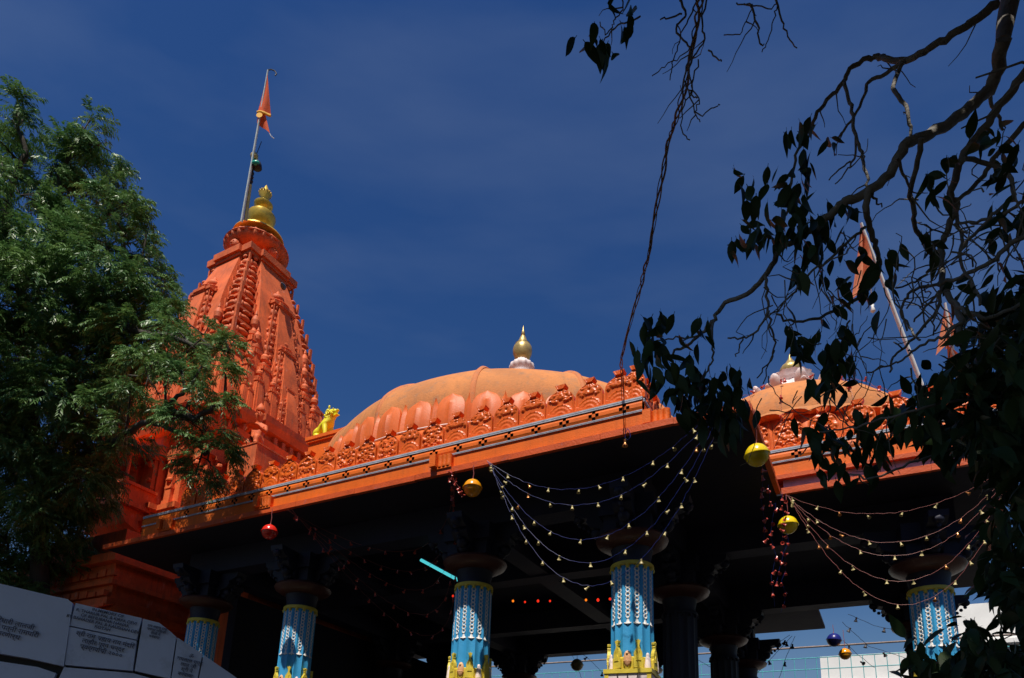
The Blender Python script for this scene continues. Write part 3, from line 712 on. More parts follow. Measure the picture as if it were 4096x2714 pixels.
# moulded wall below
def wall_plan(o):
    pts = []
    for q in range(4):
        c, s = math.cos(q * math.pi / 2), math.sin(q * math.pi / 2)
        for x, y in ((2.72 + o, .9 + o), (2.5 + o, .9 + o), (2.5 + o, 1.6 + o), (2.25 + o, 1.6 + o), (2.25 + o, 2.25 + o), (1.6 + o, 2.25 + o), (1.6 + o, 2.5 + o), (.9 + o, 2.5 + o), (.9 + o, 2.72 + o)):
            pts.append((x * c - y * s, x * s + y * c))
    return pts
WP = [(PL, .5), (3.2, .5), (3.25, .35), (4.2, .3), (4.3, .48), (4.6, .5), (4.7, .3), (5.3, .25), (5.35, .38), (5.6, .42), (5.7, .2), (6.6, .1), (6.65, .28), (6.9, .3), (6.95, .12), (8.4, .0), (8.45, .2), (8.6, .24), (8.62, .1), (8.9, .1), (8.95, .22), (9.1, .22), (9.15, -.02), (10.5, -.02), (10.55, .12), (10.75, .14), (10.8, 0), (11.2, 0), (11.25, .2), (11.45, .28), (11.5, .06), (11.75, .02), (11.8, .2), (12.0, .3), (12.18, .32), (12.2, .0)]
m = MB(); n = 0; vs_ = []
for z, o_ in WP:
    p = wall_plan(o_); n = len(p); vs_ += [(x, y, z) for x, y in p]
m.add(vs_, [(i * n + k, i * n + (k + 1) % n, (i + 1) * n + (k + 1) % n, (i + 1) * n + k) for i in range(len(WP) - 1) for k in range(n)] + [tuple(range((len(WP) - 1) * n, len(WP) * n))])
part('moulded_wall', m, TOWERM, tower)
# pilasters with bracket heads round the wall, and carved niches
pm_ = MB(); pm_.box(-.11, .11, -.10, .1, 0, 1.35); pm_.box(-.16, .16, -.15, .1, 1.35, 1.5); pm_.box(-.15, .15, -.14, .1, 0, .14); pm_.ball((0, -.12, 1.22), .10, 8, 5); pm_.ball((0, -.11, .75), .12, 8, 5, (1, .6, .6)); pm_.box(-.13, .13, -.12, .1, .5, .56)
PIL = fix(pm_.mesh('pilaster', TOWERM))
dn = MB(); dn.box(-.06, .06, -.16, .05, 0, .22); dn.ball((0, -.14, 0), .06, 6, 4)
DENT = fix(dn.mesh('dentil', TOWERM))
for q in range(4):
    a = q * math.pi / 2; c, s = math.cos(a), math.sin(a)
    for x, y in ((-.7, -2.70), (.7, -2.70), (0, -2.70), (-1.25, -2.48), (1.25, -2.48), (-1.95, -2.23), (1.95, -2.23)):
        for z, sc in ((9.13, 1), (6.95, 1), (4.72, .42)):
            inst('pilaster', PIL, tower, (x * c - y * s, x * s + y * c, z), (0, 0, a), (1, 1, sc * .98))
    for k in range(15):
        x = -2.17 + k * .31; y = -2.72 if abs(x) < .9 else (-2.5 if abs(x) < 1.6 else -2.25)
        inst('dentil', DENT, tower, (x * c - y * s, x * s + y * c, 11.52), (0, 0, a)); 
# projecting balcony with awning on the front face
bal = MB(); bal.box(-1.0, 1.0, -.85, .1, 8.5, 8.62); bal.box(-.95, .95, -.80, .1, 8.62, 9.05); bal.box(-1.02, 1.02, -.88, .1, 9.05, 9.13)
bal.prism([(-.85, 8.5), (-.5, 8.1), (.1, 7.9), (.1, 8.5)], -.8, .8, 'x')
bc = part('balcony', bal, TOWERM, tower, loc=(0, -2.8, .35))
m = MB()
for x in (-.85, -.3, .3, .85): m.lathe([(.07, 0), (.07, .1), (.045, .15), (.05, .7), (.08, .78), (.08, .86)], 8, (x, -.72, 9.13))
part('balcony_posts', m, TOWERM, bc, 40)
m = MB(); m.add([(-1.3, -1.2, 9.85), (1.3, -1.2, 9.85), (1.0, .1, 10.25), (-1.0, .1, 10.25), (-1.3, -1.2, 9.93), (1.3, -1.2, 9.93), (1.0, .1, 10.42), (-1.0, .1, 10.42)], [(0, 3, 2, 1), (4, 5, 6, 7), (0, 1, 5, 4), (1, 2, 6, 5), (3, 0, 4, 7)]); part('awning', m, TOWERM, bc)

# ------------------------------------------------------------------ roof blocks between tower and dome
blk = thing('roof_block', 'plain orange roof block beside the dome carrying the yellow lion', 'roof block', tl(-8.4, 4.2, 7.2), TH)
m = MB(); m.box(-.91, .7, -1.68, 1.7, 0, 3.28); part('wall', m, ORANGE, blk)
m = MB(); m.box(-.96, .75, -1.73, 1.75, 3.28, 3.34); m.box(-.985, .775, -1.755, 1.775, 3.34, 3.43); part('coping', m, ORANGE, blk)
ped = thing('statue_pedestal', 'tall orange pedestal wall in front of the spire under the kneeling figure', 'pedestal', tl(-11.1, 3.2, 7.2), TH)
m = MB(); m.box(-.5, .5, -1.2, 1.6, -.6, 3.34); part('wall', m, TOWERM, ped)
m = MB(); m.box(-.52, .52, -1.22, 1.62, 3.34, 3.38); part('coping', m, TOWERM, ped)
m = MB()
m.prism([(1.2, .0), (1.2, 2.3), (.8, 2.6), (.2, 2.6), (-.2, 2.3), (-.2, 0)], .5, .515, 'x'); part('niche_panel', m, ORANGE, ped)
ante = thing('antechamber', 'orange moulded block joining the hall to the spire, mostly in tree shade', 'temple block', tl(-11, 4.2, 0), TH)
m = MB(); m.box(-1.0, 1.3, -2.6, 2.6, PL, 7.6); m.box(-1.0, 1.38, -2.7, 2.7, 7.0, 7.25); m.box(-1.0, 1.34, -2.66, 2.66, 6.3, 6.45); part('wall', m, TOWERM, ante)
# lower stepped base in front of the tower, with a curved drip edge
base = thing('tower_base', 'stepped red base of the spire with wavy eave, dappled by leaf shade', 'temple base', tl(-13.6, .2, 0), TH)
for i, (w_, y0, z0, z1) in enumerate(((2.2, -.9, PL, 4.6), (2.0, -.7, 4.6, 5.4), (2.25, -.95, 5.4, 5.55), (2.1, -.8, 5.55, 5.75), (1.9, -.6, 5.75, 6.1), (2.0, -.7, 6.1, 6.2), (1.9, -.62, 6.2, 6.6), (2.1, -.8, 6.6, 6.8), (1.8, -.45, 6.8, 7.5))):
    m = MB(); m.box(-w_, w_, y0, 1.4, z0 + .002, z1); part('moulding' if (z1 - z0) < .5 else 'wall', m, TOWERM, base)
m = MB()
def wav(u, v):
    x = -2.3 + 4.9 * u; zz = 5.52 + .16 * math.sin(x * 2.4) - .28 * v; return (x, -.9 - .6 * v, zz)
m.grid(wav, 48, 4); m.grid(lambda u, v: tuple(Vector(wav(u, v)) + Vector((0, 0, -.07))), 48, 4, True); part('wavy_eave', m, TOWERM, base, 60)
bd = MB(); bd.box(-.13, .13, -.05, .05, 0, .13); BDM = fix(bd.mesh('carved_block', TOWERM))
for r_ in range(3):
    for k in range(12): inst('carved_block', BDM, base, (-1.75 + .32 * k + .1 * (r_ % 2), (-.72, -.64, -.92)[r_], (5.82, 6.3, 5.02)[r_]), (0, 0, random.uniform(-.05, .05)), (1, 1, random.uniform(.8, 1.3)))

# ------------------------------------------------------------------ lions and figure
def lion_meshes():
    V = [(0, 0, .22), (.0, 0, .30), (.14, 0, .34), (.28, 0, .46), (.36, 0, .60), (.40, 0, .74), (.46, 0, .82), (.58, 0, .80), (.64, 0, .78)]
    E_ = [(i, i + 1) for i in range(8)]; r = [.10, .15, .15, .15, .145, .125, .12, .07, .055]
    def leg(pts, rs, root):
        b = len(V); V.extend(pts); r.extend(rs); E_.append((root, b)); E_.extend([(b + i, b + i + 1) for i in range(len(pts) - 1)])
    for s in (-1, 1):
        leg([(.32, s * .11, .42), (.38, s * .12, .22), (.40, s * .12, .06), (.48, s * .12, .04)], [.085, .06, .055, .05], 3)
        leg([(.04, s * .13, .20), (.14, s * .16, .12), (.10, s * .16, .04), (.24, s * .16, .035)], [.12, .085, .06, .05], 1)
    leg([(-.16, 0, .10), (-.20, .05, .24), (-.14, .08, .36)], [.03, .025, .04], 0)
    b = skin_mesh('body', V, E_, r, LIONY, 2, 1)
    m = MB()
    for s in (-1, 1): m.ball((.42, s * .10, .93), .045, 8, 5, (.7, .6, 1.2))
    ears = fix(m.mesh('ears', LIONY, 60))
    m = MB()
    rs = random.Random(3)
    for k in range(60):
        a = rs.uniform(0, 2 * math.pi); t = rs.random()
        c = Vector((.37, 0, .72)) ; ax = Vector((.10, 0, .16)) * (t - .4)
        p = c + ax + Vector((0, math.cos(a), 0)) * .125 + Vector((-.8, 0, .5)).normalized() * math.sin(a) * .125
        m.ball(p, .032, 6, 4, (1, 1, 1.5))
    mane = fix(m.mesh('mane', LIONY, 70))
    m = MB(); m.prism([(.56, .735), (.68, .70), (.685, .675), (.56, .66)], -.05, .05, 'y'); m.ball((.655, 0, .815), .04, 6, 4, (.8, 1.2, .8))
    m.ball((.55, .07, .86), .02, 6, 4); m.ball((.55, -.07, .86), .02, 6, 4)
    return b, ears, mane, fix(m.mesh('jaw', LIONY, 50))
LM = lion_meshes()
def lion(label, loc, rz, sc):
    t = thing('lion_statue', label, 'statue', loc, rz, 'yellow lion statues')
    t.scale = (sc, sc, sc)
    for nm, me in zip(('body', 'ears', 'mane', 'jaw'), LM): inst(nm, me, t)
    return t
lion('bright yellow seated lion statue on the roof corner left of the dome', tl(-9.33, 2.85, 10.63), TH - .12, .98)
lion('yellow seated lion statue almost hidden by leaves above the tower base', tl(-16.6, .9, 10.5), TH + math.pi, 1.1)
# kneeling figure with joined hands
V = [(0, 0, .18), (0, 0, .38), (0, 0, .58), (0, 0, .70), (.0, -.03, .86), (.0, -.03, .98)]
E_ = [(0, 1), (1, 2), (2, 3), (3, 4), (4, 5)]; r = [(.15, .13), .12, (.15, .11), .055, .105, .085]
def limb(pts, rs, root):
    b = len(V); V.extend(pts); r.extend(rs); E_.append((root, b)); E_.extend([(b + i, b + i + 1) for i in range(len(pts) - 1)])
for s in (-1, 1):
    limb([(s * .17, 0, .60), (s * .22, -.10, .42), (s * .10, -.26, .46), (s * .03, -.30, .52)], [.06, .05, .042, .035], 2)
limb([(.10, -.05, .18), (.12, -.34, .20), (.12, -.36, .0), (.12, -.44, -.02)], [.10, .08, .055, .045], 0)
limb([(-.10, -.04, .16), (-.13, -.26, .04), (-.13, .02, .0), (-.13, .12, .0)], [.10, .08, .055, .045], 0)
fig = thing('kneeling_figure', 'orange kneeling figure statue with pointed cap on the pedestal before the spire', 'statue', tl(-11.05, 2.35, 10.60), TH + .5)
fig.scale = (1.15, 1.15, 1.15)
inst('body', skin_mesh('body', V, E_, r, TOWERM, 2, 0), fig)
m = MB(); m.lathe([(.10, .98), (.115, 1.02), (.09, 1.08), (.05, 1.16), (.0, 1.22)], 12, (0, -.02, 0)); m.ball((0, -.13, .90), .02, 6, 4); m.ball((-.035, -.115, .93), .016, 6, 4); m.ball((.035, -.115, .93), .016, 6, 4); m.ball((0, -.12, .855), .025, 6, 4, (1.4, .6, .5)); m.ball((.1, -.03, .90), .025, 6, 4, (.5, 1, 1.5)); m.ball((-.1, -.03, .90), .025, 6, 4, (.5, 1, 1.5)); part('crown_and_face', m, TOWERM, fig, 60)
m = MB(); m.lathe([(.15, .0), (.16, .02), (.10, .0), (.001, -.03)], 16, (0, -.32, .42)); part('offering_dish', m, TOWERM, fig, 50)

# pigeon on the half-spire
pg = thing('pigeon', 'slate grey pigeon perched on the right-hand half spire', 'bird', tl(XC + 1.98, YC - .35, 17.28), TH + 2.2)
PIGM = mat('slate_feathers', (.05, .075, .11), .6, .3, 20, .1)
V2 = [(-.28, 0, .05), (-.14, 0, .09), (0, 0, .12), (.10, 0, .17), (.13, 0, .25), (.17, 0, .26)]
inst('body', skin_mesh('body', V2, [(i, i + 1) for i in range(5)], [.025, .07, .085, .06, .045, .02], PIGM, 2, 2), pg)
m = MB()
for s in (-1, 1): m.tube([(.0, s * .03, .08), (.0, s * .03, .0), (.03, s * .03, .0)], .008, 5)
part('legs', m, CAPR, pg)

# ------------------------------------------------------------------ flags
SAFF = mat('saffron_cloth', (.80, .10, .012), .7, .1, 8, .2, 60)
SAFL = mat('pale_saffron_cloth', (.80, .27, .13), .75, .12, 8, .2, 60)
YTRIM = mat('yellow_trim_cloth', (.85, .42, .03), .7, .1, 10, .1)
POLE = mat('pale_metal_pole', (.70, .75, .70), .4, .15, 10, .1, metal=.2)
WPOLE = mat('white_pole_paint', (.85, .85, .83), .4, .08, 10, .05)
GREEN = mat('teal_glass_lamp', (.02, .35, .25), .3, .1, 10, 0)
def cloth(fn, nu, nv, th=.006):
    m = MB(); m.grid(fn, nu, nv); b0 = len(m.v); w = nu + 1
    m.grid(lambda u, v: tuple(Vector(fn(u, v)) + Vector((0, th, 0))), nu, nv, True)
    for i in range(nu):
        m.f.append((i, b0 + i, b0 + i + 1, i + 1)); k = nv * w + i; m.f.append((k, k + 1, b0 + k + 1, b0 + k))
    for j in range(nv):
        m.f.append((j * w, (j + 1) * w, b0 + (j + 1) * w, b0 + j * w)); k = j * w + nu; m.f.append((k, b0 + k, b0 + k + w, k + w))
    return m
# tower flagpole
DT = 24.0
pb, ptip = at(241.5, 222, DT - .7), at(268, 70, DT - .7)
fp = thing('flagpole', 'thin metal flagpole with two saffron pennants beside the golden finial', 'flagpole', pb)
m = MB(); m.tube([Vector(), (ptip - pb) * .5, ptip - pb], [.045, .04, .028], 8); part('pole', m, POLE, fp, 60)
m = MB(); tp = ptip - pb; m.tube([tp, tp + Vector((.10, 0, .03)), tp + Vector((.22, 0, -.02)), tp + Vector((.30, 0, -.14)), tp + Vector((.26, 0, -.22))], .022, 6); part('hook', m, INCOL, fp, 60)
d = (ptip - pb)
def pen(px_, py_): return at(px_, py_, DT - .72) - pb
c0, c1, c2 = pen(267.5, 73), pen(257.5, 112.5), pen(270.5, 114.5)
def pf(u, v):
    e = c0.lerp(c1, v); f_ = c0.lerp(c2, v); p = e.lerp(f_, u)
    return (p.x, p.y + .04 * math.sin(u * 5 + v * 3) * v, p.z)
f1 = part('pennant', cloth(pf, 8, 12), SAFF, fp, 60)
k0, k1 = c1, c2
m = MB(); m.tube([Vector(pf(u / 6, 1)) for u in range(7)], .05, 6); part('pennant_trim', m, YTRIM, f1, 60)
d0, d1, d2 = pen(258, 113), pen(257, 123), pen(270, 133.5)
def pf2(u, v):
    a_, b_ = d0.lerp(d1, v), pen(265, 113).lerp(d2, .0 + v)
    p = a_.lerp(b_, u); return (p.x, p.y + .03 * math.sin(u * 6) * v, p.z)
part('lower_pennant', cloth(pf2, 8, 8), SAFF, fp, 60)
m = MB(); q = pen(260.5, 118.5); m.lathe([(.001, -.004), (.10, -.004), (.10, .004), (.001, .004)], 16, (0, 0, 0)); part('yellow_disc', m, YTRIM, fp, loc=q - Vector((0, .12, 0)), rot=(math.pi / 2, 0, 0))
m = MB(); m.tube([pen(269.5, 133.5), pen(271, 136), pen(274, 138.5)], .015, 5); part('tassel_cord', m, WPOLE, fp)
# short brass staff beside it
b0_, b1_ = at(245.5, 221, DT - .6), at(254.5, 155, DT - .6)
st = thing('brass_staff', 'short brass staff with a green glass lamp beside the flagpole', 'staff', b0_)
dv = b1_ - b0_
m = MB(); m.tube([Vector(), dv * .55], [.06, .055], 8); part('lower_tube', m, GOLD, st, 60)
m = MB(); m.tube([dv * .5, dv * .97], [.045, .04], 8)
for t in (.6, .66, .72, .8, .86, .92): m.ball(dv * t, .075, 8, 5)
part('upper_tube', m, INCOL, st, 60)
m = MB(); m.ball(dv * .98, .13, 10, 7, (1, 1, 1.1)); part('knob', m, GOLD, st, 60)
m = MB(); lp = at(257, 165.5, DT - .62) - b0_; m.lathe([(.04, .18), (.10, .14), (.15, .03), (.17, -.08), (.15, -.11), (.03, -.12)], 14, lp); lam = part('lamp_shade', m, INCOL, st, 60)
m = MB(); m.ball(lp + Vector((-.0, -.12, -.03)), .11, 10, 7, (1.2, .8, .8)); part('lamp_glass', m, GREEN, lam, 60)
m = MB(); m.tube([dv * .9, at(261.5, 141.5, DT - .6) - b0_], .012, 5); part('wire', m, INCOL, st)
for t in (.12, .3, .5, .64, .78):
    pass
# porch flags
def porch_flag(label, base, tip, tris, dep, name='flagpole', tassel=None):
    B_, T_ = at(*base, dep), at(*tip, dep)
    t = thing(name, label, 'flagpole', B_, 0, 'flags behind the porch dome')
    m = MB(); m.tube([Vector(), (T_ - B_) * .6, T_ - B_], [.05, .042, .03], 8); part('pole', m, WPOLE, t, 60)
    for (A, Bq, Cq) in tris:
        a_, b_, c_ = at(*A, dep + .05) - B_, at(*Bq, dep + .05) - B_, at(*Cq, dep - .1) - B_
        def ff(u, v):
            p = a_.lerp(b_, v).lerp(a_.lerp(c_, v), u)
            return (p.x + .02 * math.sin(9 * u + 3 * v) * v, p.y + .14 * math.sin(11 * u + 2 * v) * v, p.z)
        part('pennant', cloth(ff, 12, 14), SAFL, t, 60)
    if tassel:
        m = MB(); p = at(*tassel, dep - .1) - B_; m.lathe([(.01, .2), (.04, .16), (.03, .1), (.06, 0), (.02, -.04)], 8, p); m.tube([at(tassel[0] - 2, tassel[1] - 22, dep - .1) - B_, p + Vector((0, 0, .2))], .012, 5); part('tassel', m, WPOLE, t, 60)
    return t
porch_flag('long white pole with drooping pale saffron flag behind the bare twigs', (924, 391), (861, 223), [((861, 223), (855, 290), (875, 268)), ((858, 270), (853.5, 297), (868, 300))], 16.5, tassel=(873, 311))
porch_flag('small saffron flag on a white pole behind the dense leaves at right', (966, 430), (945, 303), [((945, 303), (939, 352), (957, 340)), ((947, 345), (951, 371), (962, 360))], 17.5)
# ------------------------------------------------------------------ trees
def leafmat(name, col, col2, rough=.45, trans=.25, spec=.35):
    m = bpy.data.materials.new(name); m.use_nodes = True; nt = m.node_tree; b = nt.nodes['Principled BSDF']; N = nt.nodes.new; L = nt.links.new
    geo = N('ShaderNodeNewGeometry'); n1 = N('ShaderNodeTexNoise'); n1.inputs['Scale'].default_value = 2.5; n1.inputs['Detail'].default_value = 4
    L(geo.outputs['Position'], n1.inputs['Vector'])
    mx_ = N('ShaderNodeMix'); mx_.data_type = 'RGBA'; mx_.inputs['A'].default_value = (*col, 1); mx_.inputs['B'].default_value = (*col2, 1)
    mr = N('ShaderNodeMapRange'); mr.inputs['From Min'].default_value = .35; mr.inputs['From Max'].default_value = .65
    L(n1.outputs['Fac'], mr.inputs['Value']); L(mr.outputs['Result'], mx_.inputs['Factor']); L(mx_.outputs['Result'], b.inputs['Base Color'])
    b.inputs['Roughness'].default_value = rough; b.inputs['Specular IOR Level'].default_value = spec
    tr = N('ShaderNodeBsdfTranslucent'); L(mx_.outputs['Result'], tr.inputs['Color']); ms = N('ShaderNodeMixShader'); ms.inputs['Fac'].default_value = trans
    out = nt.nodes['Material Output']; L(b.outputs['BSDF'], ms.inputs[1]); L(tr.outputs['BSDF'], ms.inputs[2]); L(ms.outputs['Shader'], out.inputs['Surface'])
    return m
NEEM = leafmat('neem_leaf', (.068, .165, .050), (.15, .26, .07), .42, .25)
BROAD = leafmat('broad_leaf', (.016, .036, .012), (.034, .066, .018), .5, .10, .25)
BARK = mat('grey_bark', (.20, .185, .165), .85, .3, 8, .5, 60, stain=(.04, .035, .03), samt=.7, sscale=12)
NBARK = mat('neem_bark', (.05, .042, .034), .9, .3, 5, .5, 40)
def npmesh(name, V, F, mat_):
    me = bpy.data.meshes.new(name); V = np.asarray(V, np.float32).reshape(-1, 3); F = np.asarray(F, np.int32).reshape(-1, 4)
    me.vertices.add(len(V)); me.vertices.foreach_set('co', V.ravel()); me.loops.add(F.size); me.loops.foreach_set('vertex_index', F.ravel())
    me.polygons.add(len(F)); me.polygons.foreach_set('loop_start', np.arange(0, F.size, 4, dtype=np.int32)); me.polygons.foreach_set('loop_total', np.full(len(F), 4, np.int32))
    me.update(calc_edges=True); me.validate(); me.materials.append(mat_); return me
def frames(fw, upv):
    fw = fw / np.linalg.norm(fw, axis=1, keepdims=True); sd = np.cross(fw, upv); sd /= np.linalg.norm(sd, axis=1, keepdims=True) + 1e-9
    return fw, sd, np.cross(sd, fw)
# ---- leafy neem at the left
def neem_fronds(P, D, L_, rng):
    """pinnate leaves: arching stalk with paired narrow leaflets; P start points, D directions"""
    n = len(P); npair = 8; V = []; F = []
    fw, sd, up = frames(D, np.array([0, 0, 1.]) + rng.normal(0, .25, (n, 3)))
    base = 0; Vs = []; 
    for k in range(npair):
        t = (k + 1) / npair
        c = P + fw * (L_ * t)[:, None] + np.array([0, 0, -1.]) * (L_ * .45 * t * t)[:, None]
        tang = fw + np.array([0, 0, -1.]) * (.9 * t); tang /= np.linalg.norm(tang, axis=1, keepdims=True)
        for s in (-1, 1):
            ll = L_ * .34 * (1 - .35 * abs(t - .5)) * rng.uniform(.8, 1.15, n); w = ll * .13
            d = sd * s * .75 + tang * .65 + np.array([0, 0, -1.]) * .35 + rng.normal(0, .12, (n, 3)); d /= np.linalg.norm(d, axis=1, keepdims=True)
            q = np.cross(d, up + rng.normal(0, .3, (n, 3))); q /= np.linalg.norm(q, axis=1, keepdims=True) + 1e-9
            a = c; m1 = c + d * (ll * .45)[:, None]; e = c + d * ll[:, None] + np.array([0, 0, -1.]) * (ll * .15)[:, None]
            Vs.append(np.stack([a, m1 - q * w[:, None], e, m1 + q * w[:, None]], 1))
    V = np.concatenate(Vs, 0).reshape(-1, 3); F = np.arange(len(V)).reshape(-1, 4); return V, F
ND = 16.0
clumps = [(16, 118, 16, 0), (2, 126, 15, .3), (31, 128, 9, .3), (-40, 170, 34, 0), (3, 168, 18, .4), (84, 130, 17, 0), (66, 150, 18, .2), (98, 145, 14, -.2), (52, 172, 16, 0), (106, 165, 12, .2), (86, 168, 16, .3), (20, 195, 24, -.4), (-10, 220, 34, .3), (58, 196, 18, .5), (118, 190, 12, 0), (100, 196, 16, .3), (134, 213, 12, 0), (116, 220, 18, -.4), (146, 238, 12, 0), (128, 244, 18, .3), (90, 228, 18, -.2), (45, 230, 24, -.6), (10, 252, 30, 0), (70, 262, 26, -.4), (150, 258, 11, .2), (108, 262, 24, -.7), (138, 276, 18, 0), (40, 284, 28, .4), (158, 286, 14, -.2), (0, 305, 36, -.5), (80, 298, 28, 0), (125, 302, 24, -.6), (172, 304, 11, .2), (150, 316, 20, 0), (178, 322, 12, -.2), (50, 328, 32, -.2), (104, 335, 30, -.3), (165, 342, 16, -.4), (15, 352, 36, 0), (140, 350, 22, .4), (186, 352, 10, -.3), (65, 368, 32, -.5), (112, 374, 26, 0), (148, 378, 18, -.4), (30, 398, 34, .2), (85, 404, 28, -.4), (175, 378, 9, -.3), (190, 412, 11, -.4), (55, 430, 32, 0), (10, 440, 36, -.3), (96, 434, 22, -.2), (205, 432, 12, -.4), (208, 460, 13, -.4), (75, 460, 26, -.1), (40, 468, 32, .3), (5, 485, 34, 0), (70, 490, 24, .2), (232, 346, 7, -.5), (224, 372, 7, -.5), (210, 370, 9, -.4), (30, 505, 28, 0), (8, 530, 26, .3), (52, 522, 22, .2), (28, 552, 20, 0), (0, 565, 20, .2), (52, 556, 12, .1), (66, 540, 11, 0), (216, 350, 8, -.5), (196, 474, 9, -.4), (222, 448, 8, -.4), (95, 468, 14, -.2), (88, 505, 12, 0), (118, 400, 14, -.3), (198, 392, 8, -.4), (128, 425, 8, -.4), (204, 335, 8, -.2), (224, 402, 7, -.5), (118, 452, 8, -.3), (20, 578, 18, .1), (45, 590, 14, .1), (-8, 592, 20, 0), (85, 540, 11, .1), (70, 572, 9, .1), (105, 500, 9, 0), (60, 500, 20, -.3), (90, 470, 16, -.3), (130, 395, 14, -.4), (160, 365, 12, -.4), (172, 325, 12, -.2), (150, 300, 14, -.2), (130, 330, 16, -.5), (190, 335, 8, -.2), (76, 480, 20, -.7), (60, 392, 28, -.7), (40, 300, 28, -.7), (128, 357, 22, .15), (110, 300, 24, -.6), (20, 440, 28, -.7), (92, 420, 20, -.6), (45, 520, 22, -.6), (88, 350, 24, -.6)] + [(-120, 160, 40, -1.5), (-150, 110, 46, -1.7), (-180, 130, 50, -1.6), (-90, 200, 44, -1.6), (-150, 210, 50, -1.8), (-75, 280, 40, -1.5), (-130, 300, 48, -1.7), (-200, 260, 50, -1.5), (-80, 360, 40, -1.3), (-140, 380, 46, -1.4), (-130, 30, 44, -1.5), (-170, 20, 50, -1.6), (-60, 440, 34, -.8), (-60, 510, 32, -.5), (-60, 570, 28, -.2)]  # trailing clumps lie out of frame, added to shade the lower left
rng = np.random.default_rng(11)
limbs = [[(30, 800, 0), (38, 640, 0), (42, 560, 0), (40, 480, 0), (30, 400, 0), (25, 330, 0), (20, 285, 0)],
         [(36, 470, 0), (62, 468, -.2), (88, 453, -.3), (117, 442, -.4), (136, 427, -.4), (161, 415, -.5), (175, 400, -.5), (189, 388, -.5)], [(161, 415, -.5), (178, 414, -.5), (195, 419, -.5), (210, 410, -.5), (224, 405, -.5)], [(150, 422, -.4), (172, 430, -.4), (195, 440, -.4), (205, 455, -.4)],
         [(20, 290, 0), (40, 260, 0), (58, 235, .1), (66, 221, .1), (60, 196, .1), (60, 170, .1), (78, 140, 0)], [(66, 221, .1), (84, 219, .1), (98, 222, .1), (118, 205, .1), (132, 200, 0)], [(58, 235, .1), (84, 250, .0), (112, 262, -.2), (140, 268, -.1)],
         [(25, 330, 0), (60, 322, -.2), (95, 318, -.3), (130, 330, -.4), (165, 335, -.4), (195, 345, -.4), (230, 352, -.5)], [(20, 285, 0), (5, 240, 0), (10, 190, .1), (26, 154, .1), (19, 130, .1), (15, 115, 0)], [(20, 288, 0), (0, 290, -.1), (-30, 250, 0)], [(30, 400, 0), (70, 390, -.2), (110, 380, -.2), (150, 372, -.3)], [(40, 500, 0), (15, 480, 0), (0, 450, -.1)], [(42, 560, 0), (60, 540, .1), (66, 520, .1)], [(42, 580, 0), (15, 560, .1), (5, 540, .2)]]
def P3(p):
    near = min(1, max(0, (p[0] - 95) / 75)) * min(1, max(0, (p[1] - 300) / 60)) if p[1] < 600 else 0
    return at(p[0], p[1], ND + p[2] * 1.6 - 2.6 * near)
neem = thing('neem_tree', 'tall leafy green neem tree at the left in front of the spire', 'tree', Vector((P3((30, 800, 0)).x, P3((30, 800, 0)).y, 0)))
NL = neem.location.copy()
tb = MB(); allpts = []
for i, lb in enumerate(limbs):
    pts = [P3(p) - NL for p in lb]
    if i == 0: pts = [Vector((0, 0, 0))] + pts[1:]
    # smooth with small wiggles
    fine = []
    for a, b in zip(pts, pts[1:]):
        for k in range(4): fine.append(a.lerp(b, k / 4) + Vector(rng.normal(0, .02, 3)))
    fine.append(pts[-1]); n = len(fine)
    r0, r1 = ((.24, .10) if i == 0 else ((.10, .03) if len(lb) > 4 else (.05, .018)))
    tb.tube(fine, [lerp(r0, r1, k / (n - 1)) for k in range(n)], 8); allpts += fine[1:]
part('trunk', tb, NBARK, neem, 60)
AP = np.array([tuple(p) for p in allpts])
tw = MB(); VV = []; FF = []; off = 0
for (cx_, cy_, rr, dz) in clumps:
    c = P3((cx_, cy_, dz)) - NL; Rr = rr * ND / FPX * 1.0
    cc = np.array(c); j = np.argmin(((AP - cc) ** 2).sum(1) + 4 * np.maximum(0, AP[:, 2] - cc[2])); st_ = Vector(AP[j]); mid = st_.lerp(c, .5) + Vector((0, 0, .25))
    tw.tube([st_, mid, c, c + (c - st_).normalized() * Rr * .5], [.028, .02, .014, .006], 5)
    n = int(30 + 270 * (rr / 30) ** 2)
    # sub-clumps give the crown light and dark tufts
    ns = max(3, int(rr / 4)); sc_ = cc + rng.normal(0, 1, (ns, 3)) * np.array([.62, .7, .5]) * Rr
    for q in sc_[:5]: tw.tube([c, c.lerp(Vector(q), .6) + Vector((0, 0, .08)), Vector(q)], [.012, .009, .005], 4)
    w = rng.integers(0, ns, n); P = sc_[w] + rng.normal(0, 1, (n, 3)) * np.array([.26, .26, .17]) * Rr
    outw = P - cc; outw[:, 2] *= .4; D = outw / (np.linalg.norm(outw, axis=1, keepdims=True) + 1e-6) + rng.normal(0, .55, (n, 3)) + np.array([0, 0, .10])
    V, F = neem_fronds(P, D, rng.uniform(.26, .42, n) * (.8 if rr < 15 else 1), rng)
    VV.append(V); FF.append(F + off); off += len(V)
part('twigs', tw, NBARK, neem, 60, kind='stuff')
cr = inst('crown', npmesh('crown', np.concatenate(VV), np.concatenate(FF), NEEM), neem, kind='stuff')

